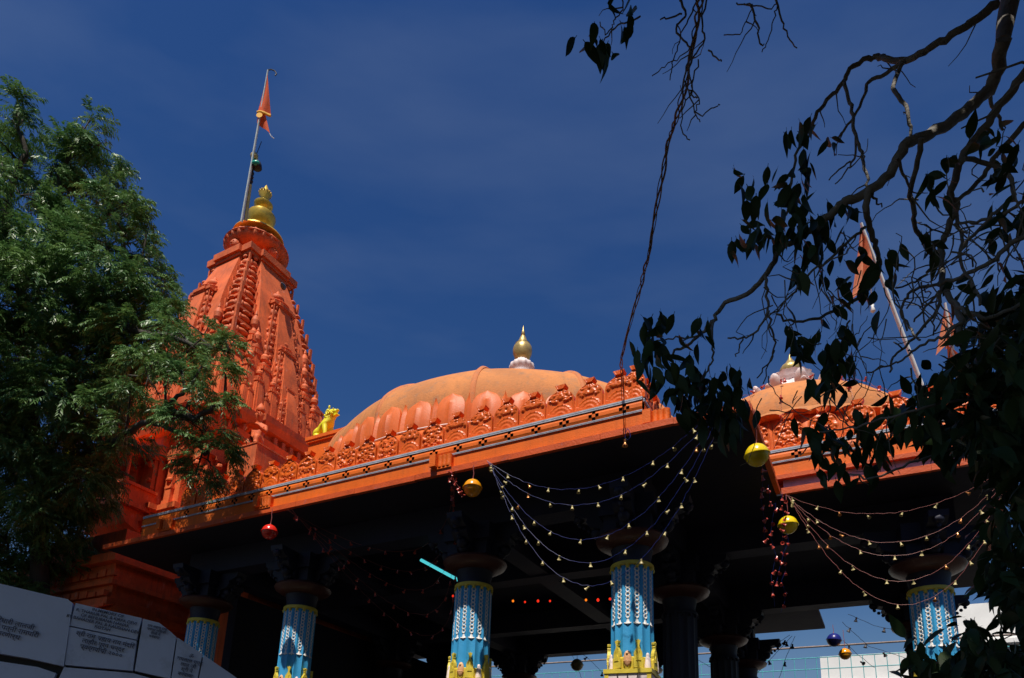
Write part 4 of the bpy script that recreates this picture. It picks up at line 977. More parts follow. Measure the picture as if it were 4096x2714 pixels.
# ---- broad-leaved tree whose dark branches hang in from the right
RD = 3.6
def leaf_geo(nv, bend=.35, fold=.16):
    """ovate leaf, unit length, hanging along +x, stalk included"""
    V = []; prof = [(0, .012), (.12, .012), (.20, .09), (.34, .16), (.52, .175), (.70, .135), (.86, .065), (1.0, .006)]
    if nv == 1: prof = [(0, .012), (.15, .03), (.45, .23), (.75, .16), (1, .01)]
    for t, w in prof:
        z = -bend * t * t
        V += [(t, -w, z + fold * w * 1.2), (t, 0, z), (t, w, z + fold * w * 1.2)]
    F = []
    for i in range(len(prof) - 1):
        for k in range(2): F.append((3 * i + k, 3 * i + k + 1, 3 * i + 4 + k, 3 * i + 3 + k))
    return np.array(V), np.array(F)
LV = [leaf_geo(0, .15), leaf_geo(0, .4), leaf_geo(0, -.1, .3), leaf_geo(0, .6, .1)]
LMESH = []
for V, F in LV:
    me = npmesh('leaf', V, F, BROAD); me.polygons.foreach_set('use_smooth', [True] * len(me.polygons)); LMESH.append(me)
btree = thing('broadleaf_tree', 'dark overhanging tree with bare branches and drooping broad leaves at the right', 'tree', (4.7, 2.0, 0))
BL = btree.location.copy()
rs = random.Random(21)
def B3(p, d=None): return at(p[0], p[1], (p[2] if len(p) > 2 else (d or RD))) - BL
branches = [  # polyline in the view, start and end thickness in pixels, distance
    ([(997, 3), (973, 22), (957, 32), (933, 46), (914, 57), (892, 60), (879, 57), (868, 60), (849, 70), (843, 83), (830, 97), (817, 114), (810, 128), (802, 142), (795, 160), (790, 190), (786, 215)], 8, 2.2, 3.9),
    ([(905, 62), (886, 73), (868, 83), (866, 94), (852, 120), (839, 137)], 4.5, 2.2, 3.9), ([(902, 64), (894, 83), (898, 96), (908, 112), (910, 132), (906, 144)], 4.5, 2.5, 3.85),
    ([(843, 83), (850, 102), (853, 120), (856, 139), (861, 152), (864, 169), (868, 188)], 3.6, 2.4, 3.85), ([(856, 139), (854, 158), (844, 166), (829, 180)], 2.4, 1.2, 3.85), ([(854, 158), (848, 170), (835, 184)], 2, 1, 3.85),
    ([(1002, 40), (997, 69), (989, 89), (973, 104), (957, 118), (930, 134), (908, 144), (897, 158), (886, 177), (870, 191), (849, 201), (836, 209), (822, 222), (811, 231), (797, 239), (783, 247), (777, 255), (764, 278), (747, 294), (725, 303), (714, 320), (705, 330), (690, 343), (678, 350), (668, 356)], 13, 2.2, 3.6),
    ([(714, 320), (713, 338), (713, 354), (710, 366), (704, 378)], 2.6, 1.5, 3.5), ([(697, 336), (680, 338), (664, 340), (652, 342)], 2, 1.2, 3.5), ([(766, 276), (767, 296), (768, 312), (757, 330), (742, 338), (728, 338)], 2.8, 1.4, 3.6), ([(742, 338), (738, 350), (736, 356)], 1.5, 1, 3.6), ([(768, 312), (772, 330), (775, 348), (768, 364), (757, 378)], 2.2, 1.2, 3.6), ([(775, 350), (768, 366), (763, 384)], 1.4, 1, 3.6),
    ([(922, 139), (916, 169), (911, 190), (913, 214), (916, 231), (925, 242), (935, 250), (942, 252)], 5, 4, 3.5), ([(870, 191), (866, 205), (868, 222), (872, 236), (877, 250), (880, 264)], 6.5, 4, 3.4), ([(866, 228), (852, 238), (840, 250), (826, 262), (808, 275), (795, 290), (782, 305), (765, 320)], 3, 1.4, 3.5), ([(880, 264), (876, 280), (862, 295), (845, 306), (825, 315), (805, 320), (790, 322), (776, 314)], 4.5, 1.8, 3.4),
    ([(897, 158), (905, 178), (911, 195), (918, 200)], 3, 1.5, 3.5), ([(870, 191), (876, 200), (882, 207)], 3, 1, 3.4),
    ([(1030, 66), (1013, 89), (997, 110), (978, 135), (962, 159), (955, 180), (951, 196), (957, 205), (950, 222), (943, 240), (941, 255), (943, 286), (953, 300), (960, 322), (958, 345)], 9, 5, 3.3), ([(1030, 118), (1002, 148), (986, 172), (970, 190), (957, 203)], 6, 4, 3.3),
    ([(962, 159), (985, 163), (1000, 168), (1010, 180), (1014, 195), (1000, 208), (985, 225), (968, 240), (960, 252), (965, 270), (975, 290), (980, 305)], 5, 2.4, 3.2), ([(957, 205), (958, 225), (962, 235), (960, 250)], 4, 3, 3.3), ([(1024, 200), (1000, 215), (975, 222), (955, 224)], 3.6, 2.6, 3.2), ([(1030, 232), (1010, 245), (990, 262), (970, 272), (950, 281), (935, 285), (915, 290), (905, 300), (901, 312), (910, 326), (920, 340)], 5, 2, 3.2),
    ([(942, 252), (935, 265), (925, 275), (912, 284), (895, 288)], 4, 1.6, 3.3), ([(944, 286), (932, 300), (922, 312), (914, 322)], 3, 1.8, 3.3), ([(943, 286), (936, 310), (920, 330), (905, 345), (893, 358), (890, 372)], 3.6, 2, 3.3), ([(960, 322), (945, 335), (930, 342), (912, 352), (900, 362), (880, 368), (866, 373)], 3.4, 1.4, 3.2), ([(953, 300), (968, 312), (985, 318), (1005, 312), (1026, 300)], 3.6, 3, 3.1), ([(989, 89), (993, 104), (999, 118), (1003, 130)], 4, 2.5, 3.6), ([(850, 320), (840, 345), (835, 372), (832, 395), (826, 420), (815, 440), (800, 455)], 2, 1, 3.2), ([(1024, 395), (985, 398), (950, 402), (915, 410), (880, 420), (850, 428), (820, 432)], 3, 1.6, 3.0), ([(1024, 430), (980, 440), (930, 455), (895, 470), (870, 478), (850, 474)], 3, 1.6, 3.0),
    ([(680, 0), (686, 14), (677, 25), (681, 38), (690, 48), (688, 62), (684, 80), (690, 92), (697, 98)], 2.4, 1.2, 4.2), ([(660, 20), (670, 17), (682, 14)], 1.4, 1.8, 4.2), ([(697, -5), (692, 12), (684, 28), (678, 46), (673, 62), (670, 80)], 1.8, 1, 4.2), ([(708, -4), (702, 20), (704, 40), (695, 55), (690, 70), (692, 90), (684, 105), (682, 130), (690, 140)], 2.0, 1, 4.2), ([(690, 48), (676, 60), (662, 68), (652, 76)], 1.2, .8, 4.2), ([(708, 50), (718, 60), (722, 61)], 1.6, 1, 4.2), ([(688, 92), (700, 115), (712, 108), (720, 105)], 1.4, .9, 4.2), ([(700, 60), (692, 85), (700, 100), (695, 112), (700, 122)], 1.4, .9, 4.2),
    ([(623, -6), (622, 10), (615, 20), (612, 28), (606, 34), (600, 22)], 1.5, 1, 4.0), ([(640, 16), (628, 22), (614, 28), (606, 38), (602, 48), (604, 62)], 1.8, 1, 4.0), ([(745, 3), (752, 6), (746, 20), (740, 34), (724, 35)], 1.2, .8, 4.2), ([(752, 6), (756, 25), (760, 42), (764, 44)], 2, 1.2, 4.2), ([(775, -4), (782, 20), (788, 36), (797, 48)], 2, 1, 4.2), ([(778, 5), (774, 20), (768, 40), (762, 52)], 1.2, .8, 4.2), ([(735, 3), (752, 5), (768, 8), (778, 3)], 1.4, 1, 4.2),
]
def squiggle(p, d, n, step, r):
    pts = [p]
    for i in range(n):
        d = (d + Vector((rs.gauss(0, .35), rs.gauss(0, .35), rs.gauss(-.08, .3)))).normalized(); pts.append(pts[-1] + d * step)
    bm_.tube(pts, [lerp(r, r * .4, i / n) for i in range(n + 1)], 5)
bm_ = MB(); tips = []
for pts, w0, w1, dep in branches:
    q = [at(p[0], p[1], dep + .25 * math.sin(p[0] * .03 + p[1] * .021)) - BL for p in pts]
    fine = []
    for i in range(len(q) - 1):
        p0 = q[max(i - 1, 0)]; p1 = q[i]; p2 = q[i + 1]; p3 = q[min(i + 2, len(q) - 1)]
        for k in range(4):
            t = k / 4
            fine.append(.5 * ((2 * p1) + (p2 - p0) * t + (2 * p0 - 5 * p1 + 4 * p2 - p3) * t * t + (3 * p1 - p0 - 3 * p2 + p3) * t ** 3) + Vector((rs.gauss(0, .004), rs.gauss(0, .004), rs.gauss(0, .004))))
    fine.append(q[-1]); n = len(fine)
    bm_.tube(fine, [max(.003, lerp(w0, w1, (k / (n - 1)) ** .8) * .5 * dep / FPX * (1 + .12 * rs.random())) for k in range(n)], 7)
    tips.append((fine, w1))
    # knots and dead side twigs
    for k in range(3, n - 1, 5):
        if rs.random() < .38:
            d = Vector((rs.gauss(0, 1), rs.gauss(0, 1), rs.gauss(-.5, .8))).normalized(); ln = rs.uniform(.05, .22)
            p = fine[k]; e = p + d * ln; kk = e + Vector((rs.gauss(0, .04), rs.gauss(0, .04), -.05 - rs.random() * .06))
            squiggle(p, d, rs.randint(3, 6), ln / 4, .0040)
# trunk and limb reaching the view
tq = [Vector((0, 0, 0)), Vector((-.15, .1, 2.2)), Vector((-.5, .4, 4.0)), at(1075, -40, 4.0) - BL, at(1012, -10, 3.9) - BL, at(1006, 20, 3.75) - BL, at(1003, 42, 3.6) - BL]
bm_.tube(tq, [.26, .22, .17, .09, .052, .043, .032], 10)
for a_, b_, r0, r1 in ((3, (1100, -300, 3.6), .10, .05), (2, (700, -420, 4.0), .11, .05), (2, (300, -500, 4.6), .10, .04), (4, (1075, 60, 3.2), .06, .035)):
    e = at(*b_) - BL; s_ = tq[a_]; e2 = e + (e - s_).normalized() * .9 + Vector((0, 0, .15)); bm_.tube([s_, s_.lerp(e, .35) + Vector((0, 0, .25)), s_.lerp(e, .7) + Vector((0, 0, .3)), e, e.lerp(e2, .5) + Vector((.05, .03, .04)), e2], [r0, lerp(r0, r1, .35), lerp(r0, r1, .7), r1, r1 * .55, .006], 8)
    for k in range(7): squiggle(e.lerp(e2, k / 7), Vector((rs.gauss(0, 1), rs.gauss(0, 1), rs.gauss(.2, .6))).normalized(), 6, .09, .009)
# tangle of fine dead twigs on the right
for k in range(70):
    px_ = rs.uniform(905, 1020); py_ = rs.uniform(190, 400); squiggle(at(px_, py_, rs.uniform(3.0, 3.7)) - BL, Vector((rs.gauss(0, 1), rs.gauss(0, .5), rs.gauss(0, 1))).normalized(), rs.randint(4, 9), .045, .0042)
for k in range(46):
    px_ = rs.uniform(760, 905); py_ = rs.uniform(270, 420); squiggle(at(px_, py_, rs.uniform(3.1, 3.5)) - BL, Vector((rs.gauss(0, 1), rs.gauss(0, .5), rs.gauss(-.8, .8))).normalized(), rs.randint(4, 9), .04, .003)
part('trunk', bm_, BARK, btree, 60)
# leaf clusters: place in the view, count, spread in pixels
LC = [(612, 62, 2, 5), (604, 50, 3, 7), (593, 32, 2, 7), (622, 30, 3, 9), (614, 12, 3, 8), (630, 12, 4, 7), (594, 45, 2, 7), (585, 47, 1, 6), (570, 47, 1, 3),
      (810, 132, 4, 7), (791, 145, 2, 5), (828, 142, 3, 7), (806, 160, 3, 7), (777, 177, 3, 7), (804, 177, 4, 8), (784, 199, 5, 9), (798, 204, 5, 9), (780, 232, 5, 9), (795, 220, 5, 8), (818, 222, 5, 9), (841, 214, 4, 8), (852, 214, 2, 6), (844, 234, 3, 8), (817, 244, 4, 9), (742, 246, 4, 9), (755, 240, 5, 9), (766, 236, 5, 9), (748, 222, 3, 8), (760, 205, 3, 8), (750, 190, 2, 7), (778, 240, 5, 9), (794, 235, 5, 8), (737, 180, 2, 6), (807, 253, 4, 9), (836, 250, 4, 9), (796, 272, 3, 8), (801, 282, 2, 7), (808, 266, 3, 7), (826, 274, 4, 10), (855, 256, 3, 9), (846, 290, 4, 8), (840, 305, 3, 8), (866, 292, 3, 11), (868, 303, 2, 10), (878, 277, 3, 8), (892, 258, 2, 8), (893, 280, 2, 9), (904, 262, 1, 6), (952, 160, 3, 7), (928, 172, 2, 6), (940, 190, 3, 8), (933, 196, 2, 7), (975, 148, 1, 5), (932, 245, 4, 7), (922, 240, 2, 5),
      (647, 332, 4, 8), (667, 325, 4, 8), (654, 346, 5, 9), (641, 358, 3, 8), (659, 360, 5, 9), (651, 372, 5, 9), (674, 368, 5, 9), (658, 386, 4, 9), (682, 378, 6, 10), (690, 364, 4, 8), (705, 377, 4, 9), (697, 324, 2, 6), (704, 333, 2, 6), (687, 345, 3, 8), (675, 398, 5, 9), (685, 408, 6, 10), (693, 392, 6, 10), (706, 394, 5, 10), (700, 410, 8, 12), (715, 405, 8, 12), (712, 420, 9, 13), (728, 412, 8, 12), (740, 420, 6, 10), (722, 432, 8, 12), (727, 376, 2, 4), (735, 380, 2, 4), (741, 389, 3, 6), (730, 398, 4, 8), (745, 408, 4, 8),
      (794, 336, 4, 8), (797, 350, 4, 9), (803, 355, 3, 8), (812, 344, 5, 9), (818, 332, 3, 8), (826, 366, 5, 9), (811, 384, 4, 8), (832, 388, 4, 9), (846, 362, 4, 9), (845, 338, 4, 8), (840, 352, 3, 8), (838, 372, 4, 9), (796, 309, 1, 4),
      (809, 438, 5, 10), (818, 446, 5, 10), (838, 440, 6, 11), (828, 458, 5, 9), (826, 430, 4, 9), (858, 440, 5, 10), (868, 446, 4, 9), (883, 444, 4, 10), (890, 425, 5, 11), (897, 434, 4, 10), (902, 410, 4, 10), (848, 478, 2, 8), (826, 480, 2, 8), (840, 486, 1, 7), (874, 468, 4, 9), (850, 455, 4, 9), (865, 425, 4, 10), (880, 462, 3, 9)]
nl = 0; extra = []
for cx_, cy_, n, sp in LC:
    n = int(n * 1.45 + .5) if cx_ > 640 else n
    for k in range(n):
        px_ = cx_ + rs.gauss(0, sp * .6); py_ = cy_ + rs.gauss(0, sp * .7); dep = 3.4 + rs.gauss(0, .12)
        Lg = rs.uniform(.092, .145)
        p = at(px_, py_, dep) - BL
        d = Vector((rs.gauss(0, .42), rs.gauss(0, .35), rs.gauss(-.95, .4))).normalized()
        q = d.to_track_quat('X', 'Z'); e = q.to_matrix().to_4x4() @ Matrix.Rotation(rs.uniform(-1.4, 1.4), 4, 'X')
        p = p - d * Lg * .5
        if nl < 298:
            o = inst('leaf', LMESH[rs.randrange(4)], btree); o.matrix_local = Matrix.Translation(p) @ e @ Matrix.Scale(Lg, 4) @ Matrix.Diagonal((1, rs.uniform(.85, 1.25), 1, 1)); nl += 1
        else: extra.append((p, e, Lg))
LC_ORDER = None
def leafmass(P, D, L_, rng, wid=1.0, geo=None):
    V0, F0 = geo or leaf_geo(1, .3); n = len(P)
    fw, sd, up = frames(D, np.array([0, 0, 1.]) + rng.normal(0, .6, (n, 3)))
    V = P[:, None, :] + (fw[:, None, :] * V0[None, :, 0:1] + sd[:, None, :] * V0[None, :, 1:2] * wid + up[:, None, :] * V0[None, :, 2:3]) * L_[:, None, None]
    F = F0[None] + (np.arange(n) * len(V0))[:, None, None]
    return V.reshape(-1, 3), F.reshape(-1, 4)
PT = []; DR = []; LL = []
for p, e, Lg in extra:
    PT.append(tuple(p)); DR.append(tuple(e.to_3x3() @ Vector((1, 0, 0)))); LL.append(Lg)
def region(n, xs, ys, ds, keep=None, ll=(.08, .14)):
    for k in range(n):
        for _ in range(20):
            px_, py_ = rs.uniform(*xs), rs.uniform(*ys)
            if keep is None or keep(px_, py_): break
        PT.append(tuple(at(px_, py_, rs.uniform(*ds)) - BL)); DR.append((rs.gauss(0, .6), rs.gauss(0, .5), rs.gauss(-.6, .5))); LL.append(rs.uniform(*ll))
def tufts(n, xs, ys, ds, per, spread, keep=None):
    for k in range(n):
        for _ in range(30):
            px_, py_ = rs.uniform(*xs), rs.uniform(*ys)
            if keep is None or keep(px_, py_): break
        d0 = rs.uniform(*ds)
        for j in range(per):
            PT.append(tuple(at(px_ + rs.gauss(0, spread), py_ + rs.gauss(0, spread), d0 + rs.gauss(0, .12)) - BL)); DR.append((rs.gauss(0, .6), rs.gauss(0, .5), rs.gauss(-.6, .5))); LL.append(rs.uniform(.08, .14))
edge = [(300, 1015), (318, 995), (335, 980), (350, 965), (375, 940), (395, 918), (420, 918), (445, 940), (470, 968), (500, 985), (540, 992), (580, 998), (610, 1010), (640, 965), (678, 940)]
def inmass(x, y):
    if y < 300: return False
    for (a, xa), (b, xb) in zip(edge, edge[1:]):
        if a <= y <= b: return x > lerp(xa, xb, (y - a) / (b - a)) + 8 * math.sin(y * .35)
    return y > 678
tufts(215, (900, 1060), (300, 610), (2.7, 3.9), 11, 9, inmass)
tufts(60, (905, 1050), (600, 720), (2.6, 3.3), 9, 9, inmass)
tufts(22, (985, 1040), (130, 300), (3.0, 3.6), 5, 7)
tufts(7, (950, 1030), (275, 330), (3.0, 3.6), 5, 7)
for (x, y) in ((918, 648), (926, 660), (938, 655), (945, 672), (955, 645), (962, 660), (975, 640), (970, 625), (932, 675), (985, 630)):
    tufts(1, (x - 3, x + 3), (y - 3, y + 3), (2.7, 2.9), 9, 7)
rng2 = np.random.default_rng(5)
V1, F1 = leafmass(np.array(PT), np.array(DR), np.array(LL), rng2, 1.0, leaf_geo(0, .3))
# the unseen rest of the crown spreads overhead and behind the viewer, and keeps these branches and the plaque wall in shade
N = 66000
cen = rng2.uniform([-13.0, -14.0, 5.6], [12.0, 3.0, 9.4], (1800, 3)); bk = (cen[:, 1] < -6.5) & (cen[:, 0] > 1); cen[bk, 2] = rng2.uniform(1.2, 9.0, bk.sum())  # rear foliage bank added behind the viewer to cut sky light on the hall
cen = cen[~((cen[:, 0] < -1) & (cen[:, 1] < 1.6))]; cen = np.concatenate([cen, rng2.uniform([-8.0, 1.2, 6.4], [1.0, 4.2, 10.8], (800, 3))])
el = (cen[:, 2] - 1.6) / np.maximum(.05, cen[:, 1]); cen = cen[(el > 2.0) | (cen[:, 1] < 0)]
w = rng2.integers(0, len(cen), N); Pc = cen[w] + rng2.normal(0, .45, (N, 3)) * np.array([1, 1, .6])
ok = ((Pc[:, 2] - 1.6) / np.maximum(.05, Pc[:, 1]) > 1.95) | (Pc[:, 1] < 0); Pc = Pc[ok]
kq = (5.4 - Pc[:, 2]) / SUN_DIR.z; qx = Pc[:, 0] + kq * SUN_DIR.x; qy = Pc[:, 1] + kq * SUN_DIR.y
Pc = Pc[~((qx > 1.75) & (qx < 3.0) & (qy > 2.45) & (qy < 3.25) & (rng2.random(len(Pc)) < .62))]   # a gap in the crown lets sun onto the upper limbs
V2, F2 = leafmass(Pc - np.array(BL), rng2.normal(0, 1, (len(Pc), 3)) * np.array([1, 1, .5]) + np.array([0, 0, -.3]), rng2.uniform(.24, .38, len(Pc)), rng2, 1.3)
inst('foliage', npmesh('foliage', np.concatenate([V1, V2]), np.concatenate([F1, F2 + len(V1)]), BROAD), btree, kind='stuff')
# ------------------------------------------------------------------ hanging decorations
def onY(px, py, Y):
    """point of the temple plane y = Y seen at this place of the photograph, in temple coordinates"""
    a = TI @ CAMLOC; d = (TI.to_3x3() @ (at(px, py, 1) - CAMLOC)); t = (Y - a.y) / d.y
    return a + d * t
BWIRE = mat('blue_wire', (.010, .022, .17), .4, .1, 10, 0)
RWIRE = mat('pink_red_wire', (.30, .08, .075), .5, .15, 10, 0)
DWIRE = mat('dark_wire', (.03, .03, .04), .5, .1, 10, 0)
CREAM = mat('cream_plastic', (.56, .47, .22), .4, .3, 30, .05)
REDP = mat('red_plastic', (.50, .07, .05), .25, .2, 30, 0, spec=.6)
COPR = mat('copper_bell', (.60, .25, .08), .3, .2, 20, 0, metal=.6)
DARKB = mat('dark_bell', (.05, .045, .05), .5, .2, 20, 0)
def bell_mesh(mt):
    m = MB(); m.lathe([(.006, .062), (.012, .06), (.013, .050), (.010, .042), (.013, .030), (.019, .012), (.028, .0), (.024, .001), (.010, .02)], 8)
    return fix(m.mesh('bell', mt, 40))
BELL = {k: bell_mesh(v) for k, v in dict(c=CREAM, r=REDP, o=COPR, d=DARKB).items()}
rs5 = random.Random(77)
def string(label, pts, wm, kinds, step, group, r=.0026, sc=1.0, start=.12, cat='string lights', name='bell_string', jig=.35, drop=.0):
    """a wire along points (world) with bells hanging from it at even steps"""
    O = pts[0].copy(); t = thing(name, label, cat, O, 0, group)
    # densify with a little kinking
    L_ = [0.]
    for a, b in zip(pts, pts[1:]): L_.append(L_[-1] + (b - a).length)
    n = max(8, int(L_[-1] / .07)); fine = []
    def P(s):
        for i in range(len(pts) - 1):
            if s <= L_[i + 1] or i == len(pts) - 2: return pts[i].lerp(pts[i + 1], (s - L_[i]) / max(1e-6, L_[i + 1] - L_[i]))
    for i in range(n + 1): fine.append(P(L_[-1] * i / n) - O + Vector((rs5.gauss(0, .004), rs5.gauss(0, .004), rs5.gauss(0, .005))))
    m = MB(); m.tube(fine, r, 5); part('wire', m, wm, t, 60)
    s = start; k = 0
    while s < L_[-1] - .05:
        p = P(s) - O
        inst('bell', BELL[kinds[k % len(kinds)]], t, p + Vector((0, 0, -.062 * sc - drop)), (rs5.gauss(0, jig), rs5.gauss(0, jig), rs5.uniform(0, 6)), (sc, sc, sc)); s += step * rs5.uniform(.75, 1.25); k += 1
    return t
def swag(A, B, sag, inward=0, n=22, skew=.5):
    out = []
    for i in range(n + 1):
        t = i / n; q = 4 * t * (1 - t)
        p = A.lerp(B, t) + Vector((0, inward * q, -sag * q)); out.append(T @ p)
    return out
ORD = ['topmost', 'second', 'middle', 'fourth', 'lowest']
A_, B_ = Vector((-1.80, -1.23, 6.60)), Vector((1.34, -1.23, 6.50))
for i, (lx, ly) in enumerate(((559, 493), (559, 508), (587, 536), (593, 557), (587, 579))):
    low = onY(lx, ly, -1.23); sag = 6.55 - low.z
    string('%s of the five blue wire swags of cream bells under the hall eave' % ORD[i], swag(A_ + Vector((.012 * i, 0, -.01 * i)), B_ + Vector((.04 * i, 0, -.04 * i)), sag), BWIRE, 'ccoccccc' if i < 3 else 'ccccc', .40, 'blue bell swags', start=.1, sc=.95)
A_, B_ = Vector((-5.80, -1.19, 6.52)), Vector((-2.35, -1.19, 6.55))
for i, (sag, inw) in enumerate(((.55, 1.3), (.85, 1.5), (1.15, 1.7), (1.55, 1.9), (1.9, 2.1))):
    string('%s of the red bell swags drooping into the dark between the red and orange balls' % ORD[i], swag(A_ + Vector((.03 * i, 0, 0)), B_ + Vector((-.03 * i, 0, 0)), sag, inw), RWIRE, 'r', .36, 'red bell swags', start=.15, sc=1.05)
A_, B_ = Vector((1.97, 1.46, 6.52)), Vector((4.9, 1.46, 6.5))
for i, (lx, ly) in enumerate(((885, 514), (897, 542), (911, 554), (907, 580), (903, 604))):
    low = onY(lx, ly, 1.46); sag = 6.51 - low.z
    string('%s of the five pink wire swags of cream bells under the porch eave' % ORD[i], swag(A_ + Vector((.01 * i, 0, -.01 * i)), B_, sag), RWIRE, 'ccoc', .40, 'pink bell swags', start=.12, sc=.95)
# loose strands hanging from the two corners
def hang(label, pxs, dep, kinds, wm, sc=1.0, step=.13):
    pts = [at(x, y, dep) for x, y in pxs]
    return string(label, pts, wm, kinds, step, 'hanging bell strands', sc=sc, jig=.7, start=.05)
hang('short strand of red bells hanging below the upper yellow ball', [(761, 462), (763, 476), (761, 500), (765, 524), (764, 543)], 8.7, 'r', BWIRE)
hang('middle strand of red bells between the two yellow balls', [(768, 484), (771, 505), (776, 503), (770, 534), (776, 556), (771, 578), (775, 607)], 9.6, 'r', BWIRE, step=.16)
hang('long strand of red bells hanging past the lower yellow ball', [(783, 493), (780, 503), (784, 515), (782, 537), (785, 559), (786, 570), (781, 581), (786, 595), (781, 613)], 10.2, 'r', BWIRE, step=.16)
hang('strand of red bells tied beside the lower yellow ball', [(785, 494), (788, 512), (783, 526), (789, 540), (784, 552), (775, 587)], 10.1, 'r', BWIRE, step=.15)
hang('small bunch of red bells beside the orange ball', [(450, 466), (453, 478), (458, 487), (463, 492), (455, 486)], 10.4, 'r', RWIRE, step=.10)
# radial strands over the porch dome
for k in range(9):
    a = R_(-150 + k * 15); pts = []
    for i in range(12):
        q = math.pi / 2 * (1 - i / 11 * .98); r = 2.18 * math.cos(q); pts.append(T @ Vector((PC[0] + (r + .03) * math.cos(a), PC[1] + (r + .03) * math.sin(a), 8.43 + 1.40 * math.sin(q) + .02)))
    pts.append(T @ Vector((PC[0] + 2.36 * math.cos(a), PC[1] + 2.36 * math.sin(a), 8.2))); pts.append(T @ Vector((PC[0] + 2.5 * math.cos(a), PC[1] + 2.5 * math.sin(a), 7.6)))
    nm = ['leftmost', 'second', 'third', 'fourth', 'middle', 'sixth', 'seventh', 'eighth', 'rightmost'][k]
    string('%s of the red wire strands with bells laid over the porch dome, from the left' % nm, pts, RWIRE, 'r', .55, 'strands over the porch dome', start=.3, sc=1.25, drop=-.07, jig=.9)
# single bell on a blue loop
t = thing('hanging_bell', 'single copper bell on a blue wire loop under the hall eave', 'bell', tl(.34, -1.22, 6.62))
m = MB(); m.tube([(0, 0, 0), (.03, 0, -.04), (.045, 0, -.13), (.01, 0, -.17), (-.03, 0, -.13), (-.02, 0, -.05), (0, 0, 0)], .004, 5); part('wire_loop', m, BWIRE, t, rot=(0, 0, TH))
inst('bell', BELL['o'], t, (-.03, 0, -.26), (0, 0, 0), (1.5, 1.5, 1.6))
# plastic balls
def ballm(mt):
    m = MB(); m.lathe([(.001, -.135), (.05, -.126), (.09, -.10), (.118, -.065), (.132, -.025), (.135, -.006), (.147, -.004), (.147, .006), (.135, .008), (.131, .03), (.117, .066), (.088, .102), (.048, .127), (.016, .134), (.001, .135)], 28)
    return fix(m.mesh('shell', mt, 50))
YB = mat('yellow_plastic', (.86, .62, .008), .22, .05, 10, 0, spec=.6); OB = mat('orange_plastic', (.85, .33, .005), .22, .05, 10, 0, spec=.6); RB = mat('red_ball_plastic', (.72, .025, .012), .22, .05, 10, 0, spec=.6)
PB = mat('pale_ball_plastic', (.45, .36, .18), .4, .1, 10, 0); UB = mat('navy_ball_plastic', (.015, .02, .18), .3, .05, 10, 0)
def ball(label, pos, mt, cord, sc=1.0, rz=0):
    t = thing('hanging_ball', label, 'ball', pos, 0, 'plastic balls hung from the eaves')
    o = inst('shell', ballm(mt), t, (0, 0, 0), (rs5.gauss(0, .06), rs5.gauss(0, .06), 0), (sc, sc, sc))
    m = MB(); m.lathe([(.012, .13 * sc), (.012, .15 * sc), (.004, .16 * sc)], 8); m.tube([(0, 0, .15 * sc), (.008, 0, .15 * sc + cord * .4), (-.004, 0, .15 * sc + cord * .7), (0, 0, .15 * sc + cord)], .006, 5); part('cord', m, RWIRE, t, 60)
def tw(px, py, Y): return T @ onY(px, py, Y)
ball('glossy red plastic ball hanging from the left part of the hall eave', tw(269.5, 532, -1.24), RB, .28)
ball('glossy orange plastic ball hanging from the middle of the hall eave', tw(472.5, 488, -1.24), OB, .22)
ball('upper yellow plastic ball hanging at the near eave corner', tw(757, 455, -1.16), YB, .46, 1.05)
ball('lower yellow plastic ball hanging at the inner eave corner', tw(788, 525, 1.42), YB, .34, 1.05)
ball('pale yellow ball hanging in the rear opening between columns', at(577, 665, 21), PB, .55, 1.35)
ball('dark blue ball hanging behind the porch', at(834, 640, 17.5), UB, .2, 1.25)
ball('small orange ball with bells hanging behind the porch', at(845, 654, 17.5), OB, .45, 1.05)
# far bell strings seen through the openings, dark against the sky
far = [((566, 641), (600, 650), (640, 672), 22), ((566, 641), (590, 660), (620, 690), 22), ((564, 641), (577, 664), (585, 690), 22), ((790, 635), (760, 655), (725, 668), 18), ((792, 636), (770, 660), (740, 690), 18), ((795, 636), (785, 660), (775, 690), 18), ((842, 622), (868, 646), (912, 660), 18), ((848, 614), (875, 626), (908, 632), 18), ((843, 640), (858, 655), (875, 668), 18), ((690, 655), (712, 668), (735, 690), 20)]
names = ['long far swag right of the pale ball', 'steep far strand right of the pale ball', 'near-vertical far strand by the pale ball', 'flattest far strand left of the blue ball', 'slanting far strand left of the blue ball', 'steep far strand left of the blue ball', 'long far swag from the blue ball to the right column', 'upper far swag beside the right column', 'short far strand under the orange far ball', 'far strand between the two inner dark columns']
for (a, b, c, d), nm in zip(far, names):
    string('dark bells on a ' + nm, [at(a[0], a[1], d), at(b[0], b[1], d), at(c[0], c[1], d)], DWIRE, 'd', .62, 'far bell strings', r=.006, sc=1.9, start=.2)
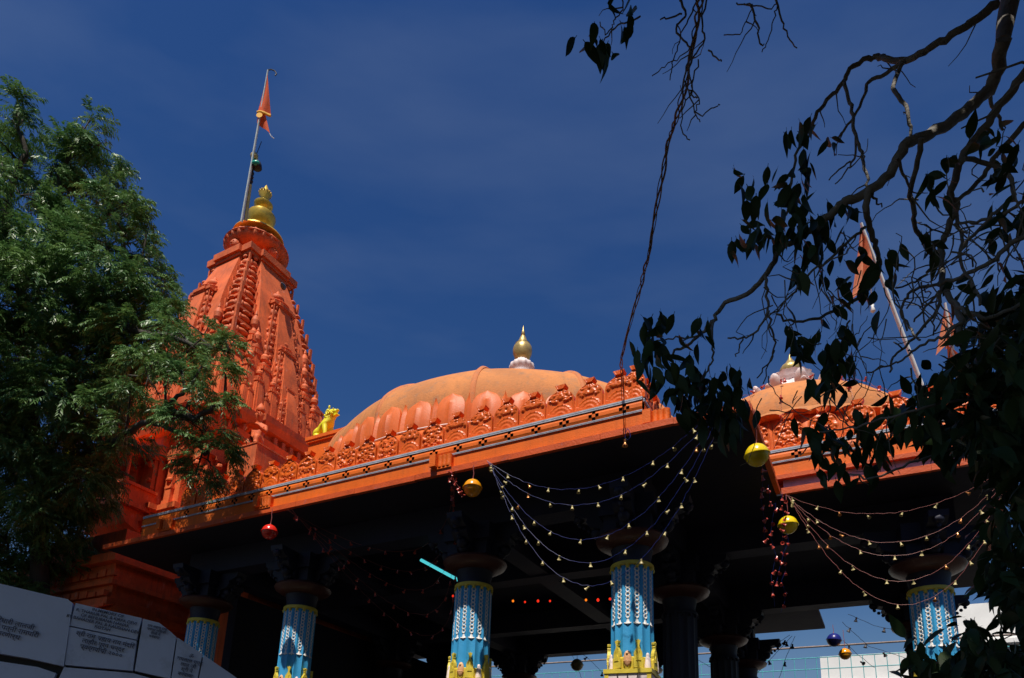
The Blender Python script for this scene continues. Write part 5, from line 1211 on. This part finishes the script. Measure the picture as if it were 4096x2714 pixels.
# twisted cable from the tree to a crest panel
cb = thing('twisted_cable', 'brown twisted cable running from the top of the picture to a crest panel', 'cable', tl(.20, -1.02, 7.60))
C0 = cb.location.copy(); C0d = (TI.inverted().to_3x3(), None)
ctrl = [(618, 372), (621, 358), (629, 327), (640, 288), (648, 258), (655, 215), (661, 180), (669, 140), (677, 115), (685, 84), (692, 50), (699, 10), (704, -25)]
d0 = -((CAMROT.transposed() @ (C0 - CAMLOC)).z); d1 = 4.0
cp = [at(x, y, 1 / lerp(1 / d0, 1 / d1, i / (len(ctrl) - 1))) - C0 for i, (x, y) in enumerate(ctrl)]; cp[0] = Vector((0, 0, 0))
for s in range(3):
    pts = []
    for i in range(len(cp) - 1):
        for k in range(8):
            u = (i + k / 8); p = cp[i].lerp(cp[i + 1], k / 8); a = u * 4.2 + s * 2.1 + math.sin(u * 1.7) * 1.0; rr = .014 + .006 * math.sin(u * 2.3 + s)
            pts.append(p + (CAMROT @ Vector((math.cos(a), .2 * math.sin(a), math.sin(a)))) * rr)
    m = MB(); m.tube(pts, [.008, .006, .004][s], 6); part('strand', m, mat('brown_cable_%d' % s, [(.14, .085, .05), (.22, .15, .10), (.06, .05, .045)][s], .7, .3, 20, .2), cb, 60)
# lamps inside the hall
TUBEM = mat('lit_tube', (.2, .8, .8), .4, 0, 5, 0, emit=(.10, .72, .80), estr=.75)
ta, tb_ = T @ onY(421, 560, .9), T @ onY(460, 581, .9)
t = thing('tube_lamp', 'lit turquoise tube lamp slanting in the dark hall', 'lamp', ta)
m = MB(); m.tube([Vector(), tb_ - ta], .03, 10); part('tube', m, TUBEM, t, 60)
m = MB(); m.tube([Vector((0, 0, .06)), tb_ - ta + Vector((0, 0, .06))], .022, 6); m.tube([Vector((0, 0, .06)), (0, 0, .5)], .006, 4); m.tube([tb_ - ta + Vector((0, 0, .06)), tb_ - ta + Vector((0, 0, .8))], .006, 4); part('batten', m, INCOL, t)
LR = mat('lit_red_bulb', (.8, .05, .02), .4, 0, 5, 0, emit=(.85, .03, .01), estr=1.0); LO = mat('lit_orange_bulb', (.8, .3, .02), .4, 0, 5, 0, emit=(.95, .20, .01), estr=1.2)
def lamp(label, px, py, Y, mt, r):
    p = T @ onY(px, py, Y); t = thing('coloured_bulb', label, 'bulb', p, 0, 'lit coloured bulbs in the hall')
    m = MB(); m.ball((0, 0, 0), r, 10, 7, (1, 1, 1.15)); part('bulb', m, mt, t, 60)
    m = MB(); m.lathe([(r * .5, r * 1.0), (r * .55, r * 1.6), (r * .3, r * 1.8)], 8); m.tube([(0, 0, r * 1.7), (0, 0, max(.1, min(1.2, 6.0 - (TI @ p).z)))], .004, 4); part('socket', m, INCOL, t)
bl = [(366, 567, LO, .035), (380, 578, LO, .03), (399, 585, LO, .025), (409, 587, LR, .022), (417, 588.5, LO, .02), (453, 596, LR, .026), (513, 601, LO, .025), (525, 602, LR, .022), (538, 601, LR, .028), (550, 601, LR, .022), (586, 600, LO, .024), (598, 600, LR, .03), (610, 599, LR, .026)]
ordn = ['first', 'second', 'third', 'fourth', 'fifth', 'sixth', 'seventh', 'eighth', 'ninth', 'tenth', 'eleventh', 'twelfth', 'last']
for (px, py, mt, r), nm in zip(bl, ordn): lamp('%s lit bulb from the left in the dark hall, glowing %s' % (nm, 'orange' if mt is LO else 'red'), px, py, 3.4, mt, r)

# ------------------------------------------------------------------ marble plaque wall at lower left
WD = 5.6
wn_ = Vector((0.30, -1, 0)).normalized(); wx = Vector((0, 0, 1)).cross(wn_) * -1
wx = Vector((-wn_.y, wn_.x, 0)).normalized()
wo_ = at(80, 640, WD)
def onW(px, py, off=0):
    d = at(px, py, 1) - CAMLOC; t = ((wo_ + wn_ * off) - CAMLOC).dot(wn_) / d.dot(wn_); p = CAMLOC + d * t - wo_
    return (p.dot(wx), p.z)
wall = thing('plaque_wall', 'shaded stair wall faced with inscribed white marble slabs at lower left', 'wall', wo_, math.atan2(wx.y, wx.x))
wl = wall.location; wall.location = (wl.x, wl.y, wl.z)
def slab(pxs, lift=0.0, th=.05):
    P2 = [onW(x, y) for x, y in pxs]; cx_ = sum(p[0] for p in P2) / len(P2); cz_ = sum(p[1] for p in P2) / len(P2)
    P2 = [(cx_ + (x - cx_) * .992, cz_ + (z - cz_) * .992) for x, z in P2]
    m = MB(); m.prism(P2, -th - lift, 0, 'y'); return part('marble_slab', m, MARBLE, wall)
slab([(-60, 571), (0, 585), (55, 598), (70, 601), (75, 605), (66, 668), (30, 660), (-60, 645)], .012)
slab([(77, 604.5), (143, 619.5), (138, 641), (71, 627)])
slab([(71, 628), (138, 642), (134, 672), (66, 666)])
slab([(144, 620), (160, 624), (171, 632.5), (177, 638), (171, 680), (135.5, 672)])
slab([(178, 638.5), (203, 655), (196, 690), (172, 680)])
slab([(204, 656), (236, 678), (250, 690), (230, 700), (197, 690)])
slab([(65, 668), (134, 674), (190, 690), (180, 720), (50, 700)], -.006)
slab([(-60, 652), (0, 662), (40, 668), (58, 674), (40, 720), (-60, 720)], -.004)
back = MB(); P2 = [onW(x, y) for x, y in [(-200, 545), (0, 586), (74, 603), (160, 625), (178, 639), (238, 680), (330, 745), (330, 1400), (-200, 1400)]]
P2 = [(x, z - .012) for x, z in P2]
back.prism(P2, .002, .30, 'y'); part('masonry_core', back, STONE, wall)
TXT = mat('dark_inscription', (.09, .09, .12), .7, .1, 10, 0)
ang = -math.radians(13.5)
def text(body, px, py, size, slab_label=None, align='CENTER'):
    cu = bpy.data.curves.new('inscription', 'FONT'); cu.body = body; cu.size = size; cu.align_x = align; cu.align_y = 'CENTER'; cu.space_line = .95; cu.extrude = .001; cu.offset = .0004
    ob = bpy.data.objects.new('inscription', cu); COL.objects.link(ob)
    dg = bpy.context.evaluated_depsgraph_get(); me = bpy.data.meshes.new_from_object(ob.evaluated_get(dg)); bpy.data.objects.remove(ob)
    me.materials.clear(); me.materials.append(TXT)
    x, z = onW(px, py)
    a0 = onW(px, py); a1 = onW(px + 40, py + 9.6); sl_ = math.atan2(a1[1] - a0[1], a1[0] - a0[0])
    o = inst('inscription', me, wall); o.matrix_local = Matrix.Translation((x, -.0655, z)) @ Matrix.Rotation(math.pi / 2, 4, 'X') @ Matrix.Rotation(sl_, 4, 'Z'); return o
k = WD / FPX
text('IN MEMORY OF\nR. THAKUR PAL & KIRPA DEVI\nOF BEHLIBANA NANAK\nBY BAHADER PAL & KAUSHAN DEVI\nKOTAH', 107, 622.5, 4.3 * k)
text('\u0936\u094d\u0930\u0940 \u0930\u093e\u092e \u0938\u0939\u093e\u092f \u0930\u093e\u092e \u092e\u0902\u0926\u093f\u0930\n\u0932\u093e\u0939\u094c\u0930 \u092a\u0942\u0930\u0928 \u091a\u0928\u094d\u0926\u0930\n\u0938\u094d\u0935\u0930\u094d\u0917\u0935\u093e\u0938\u0940 \u0968\u0966\u0966\u0966', 105, 647, 6.2 * k)
text('\u0936\u094d\u0930\u0940 \u0917\u093f\u0930\u0927\u093e\u0930\u0940 \u0932\u093e\u0932\u091c\u0940\n\u0938\u0941\u0916\u0926\u0947\u0935 \u0915\u0940 \u092a\u0924\u094d\u0928\u0940 \u0930\u093e\u092e\u092a\u093f\u0930\u0940\n\u0915\u0947 \u0938\u094d\u092e\u0930\u0923\u093e\u0930\u094d\u0925', 8, 630, 6.6 * k).location.y -= .012
text('\u0930\u093e\u092e \u0938\u0939\u093e\u092f \u0926\u093e\u0938\n\u091c\u092f\u092a\u0941\u0930 \u0928\u093f\u0935\u093e\u0938\u0940\n\u0935\u093e\u0932\u094b\u0902 \u0928\u0947\n\u092c\u0928\u0935\u093e\u092f\u093e', 157, 634, 3.6 * k)
text('\u0950\n\u0930\u093e\u092e\u0932\u093e\u0932 \u091a\u0928\u094d\u0926\n\u0932\u093e\u0932 \u091c\u0940\n\u0936\u094d\u0930\u0940 \u0928\u0947\n\u092c\u0928\u0935\u093e\u092f\u093e', 189, 667, 5.2 * k)

# ------------------------------------------------------------------ behind the hall: railing and buildings
RAILT = mat('turquoise_rail_paint', (.10, .45, .48), .5, .2, 10, .1); PIPE = mat('rusty_pipe', (.26, .20, .17), .7, .3, 6, .2)
TERR = mat('terrace_wall', (.5, .48, .45), .8, .2, 2, .2)
ter = thing('rear_terrace', 'low terrace wall behind the temple hall', 'wall', tl(-3, 20, 0), TH)
m = MB(); m.box(-16, 16, 0, .3, 0, 5.9); part('wall', m, TERR, ter)
rail = thing('terrace_railing', 'turquoise bar railing with a rusty top pipe behind the hall', 'railing', tl(-3, 20, 5.9), TH)
m = MB(); m.tube([(-15, .15, 2.55), (0, .15, 2.50), (15, .15, 2.45)], .038, 8); part('top_pipe', m, PIPE, rail, 60)
m = MB()
for z in (.2, 1.6, 2.05): m.tube([(-15, .15, z), (15, .15, z)], .018, 6)
part('rails', m, RAILT, rail)
bm2 = MB(); bm2.tube([(0, 0, 0), (0, 0, 2.05)], .014, 5); BARM = bm2.mesh('bar', RAILT)
for k_ in range(76): inst('bar', BARM, rail, (-15 + k_ * .4, .15, 0))
BW = mat('white_wall_paint', (.80, .79, .76), .7, .08, 1, .15); BG = mat('grey_wall_paint', (.38, .40, .42), .8, .1, 1, .15); GLASS = mat('dark_window_glass', (.02, .03, .035), .15, .1, 3, 0)
def house(label, px0, px1, pytop, dep, z_par, wins, base_z=0):
    pa = onY(px0, pytop, dep); pb_ = onY(px1, pytop, dep); a = T @ pa; ln = pb_.x - pa.x; zt = pa.z
    t = thing('white_building', label, 'building', (a.x, a.y, 0), TH)
    m = MB(); m.box(0, ln, 0, 8, 0, zt - z_par); part('wall', m, BG, t)
    m = MB(); m.box(-.1, ln + .1, -.12, 8.1, zt - z_par, zt); part('parapet', m, BW, t)
    m = MB(); m.box(-.8, ln + .3, -.5, 8.2, zt - z_par - .25, zt - z_par - .003); part('cornice', m, BW, t)
    for x0, x1, za, zb in wins:
        m = MB(); m.box(x0 - .1, x1 + .1, -.06, .1, zt - zb - .1, zt - za + .1); wd = part('window', m, BW, t)
        m = MB(); m.box(x0, x1, -.08, .1, zt - zb, zt - za); part('pane', m, GLASS, wd)
        m = MB(); 
        for i in range(4): m.box(x0 + (x1 - x0) * (i + .5) / 4 - .03, x0 + (x1 - x0) * (i + .5) / 4 + .03, -.11, -.085, zt - zb, zt - za)
        m.box(x0, x1, -.11, -.085, zt - zb + .5, zt - zb + .56); part('grille', m, RAILT, wd)
    return t
house('white flat-roofed building with grilled windows seen through the porch', 822, 935, 657, 34, 1.7, [(.9, 2.6, 2.2, 4.6), (3.6, 5.2, 2.2, 4.6), (.9, 2.6, 6, 8.5), (3.6, 5.2, 6, 8.5)])
house('taller white building with stepped cornice behind the leaves at lower right', 942, 1060, 607, 38, 2.2, [(1, 2.4, 3, 5.2), (3.6, 5, 3, 5.2), (1, 2.4, 7.5, 9.7)])
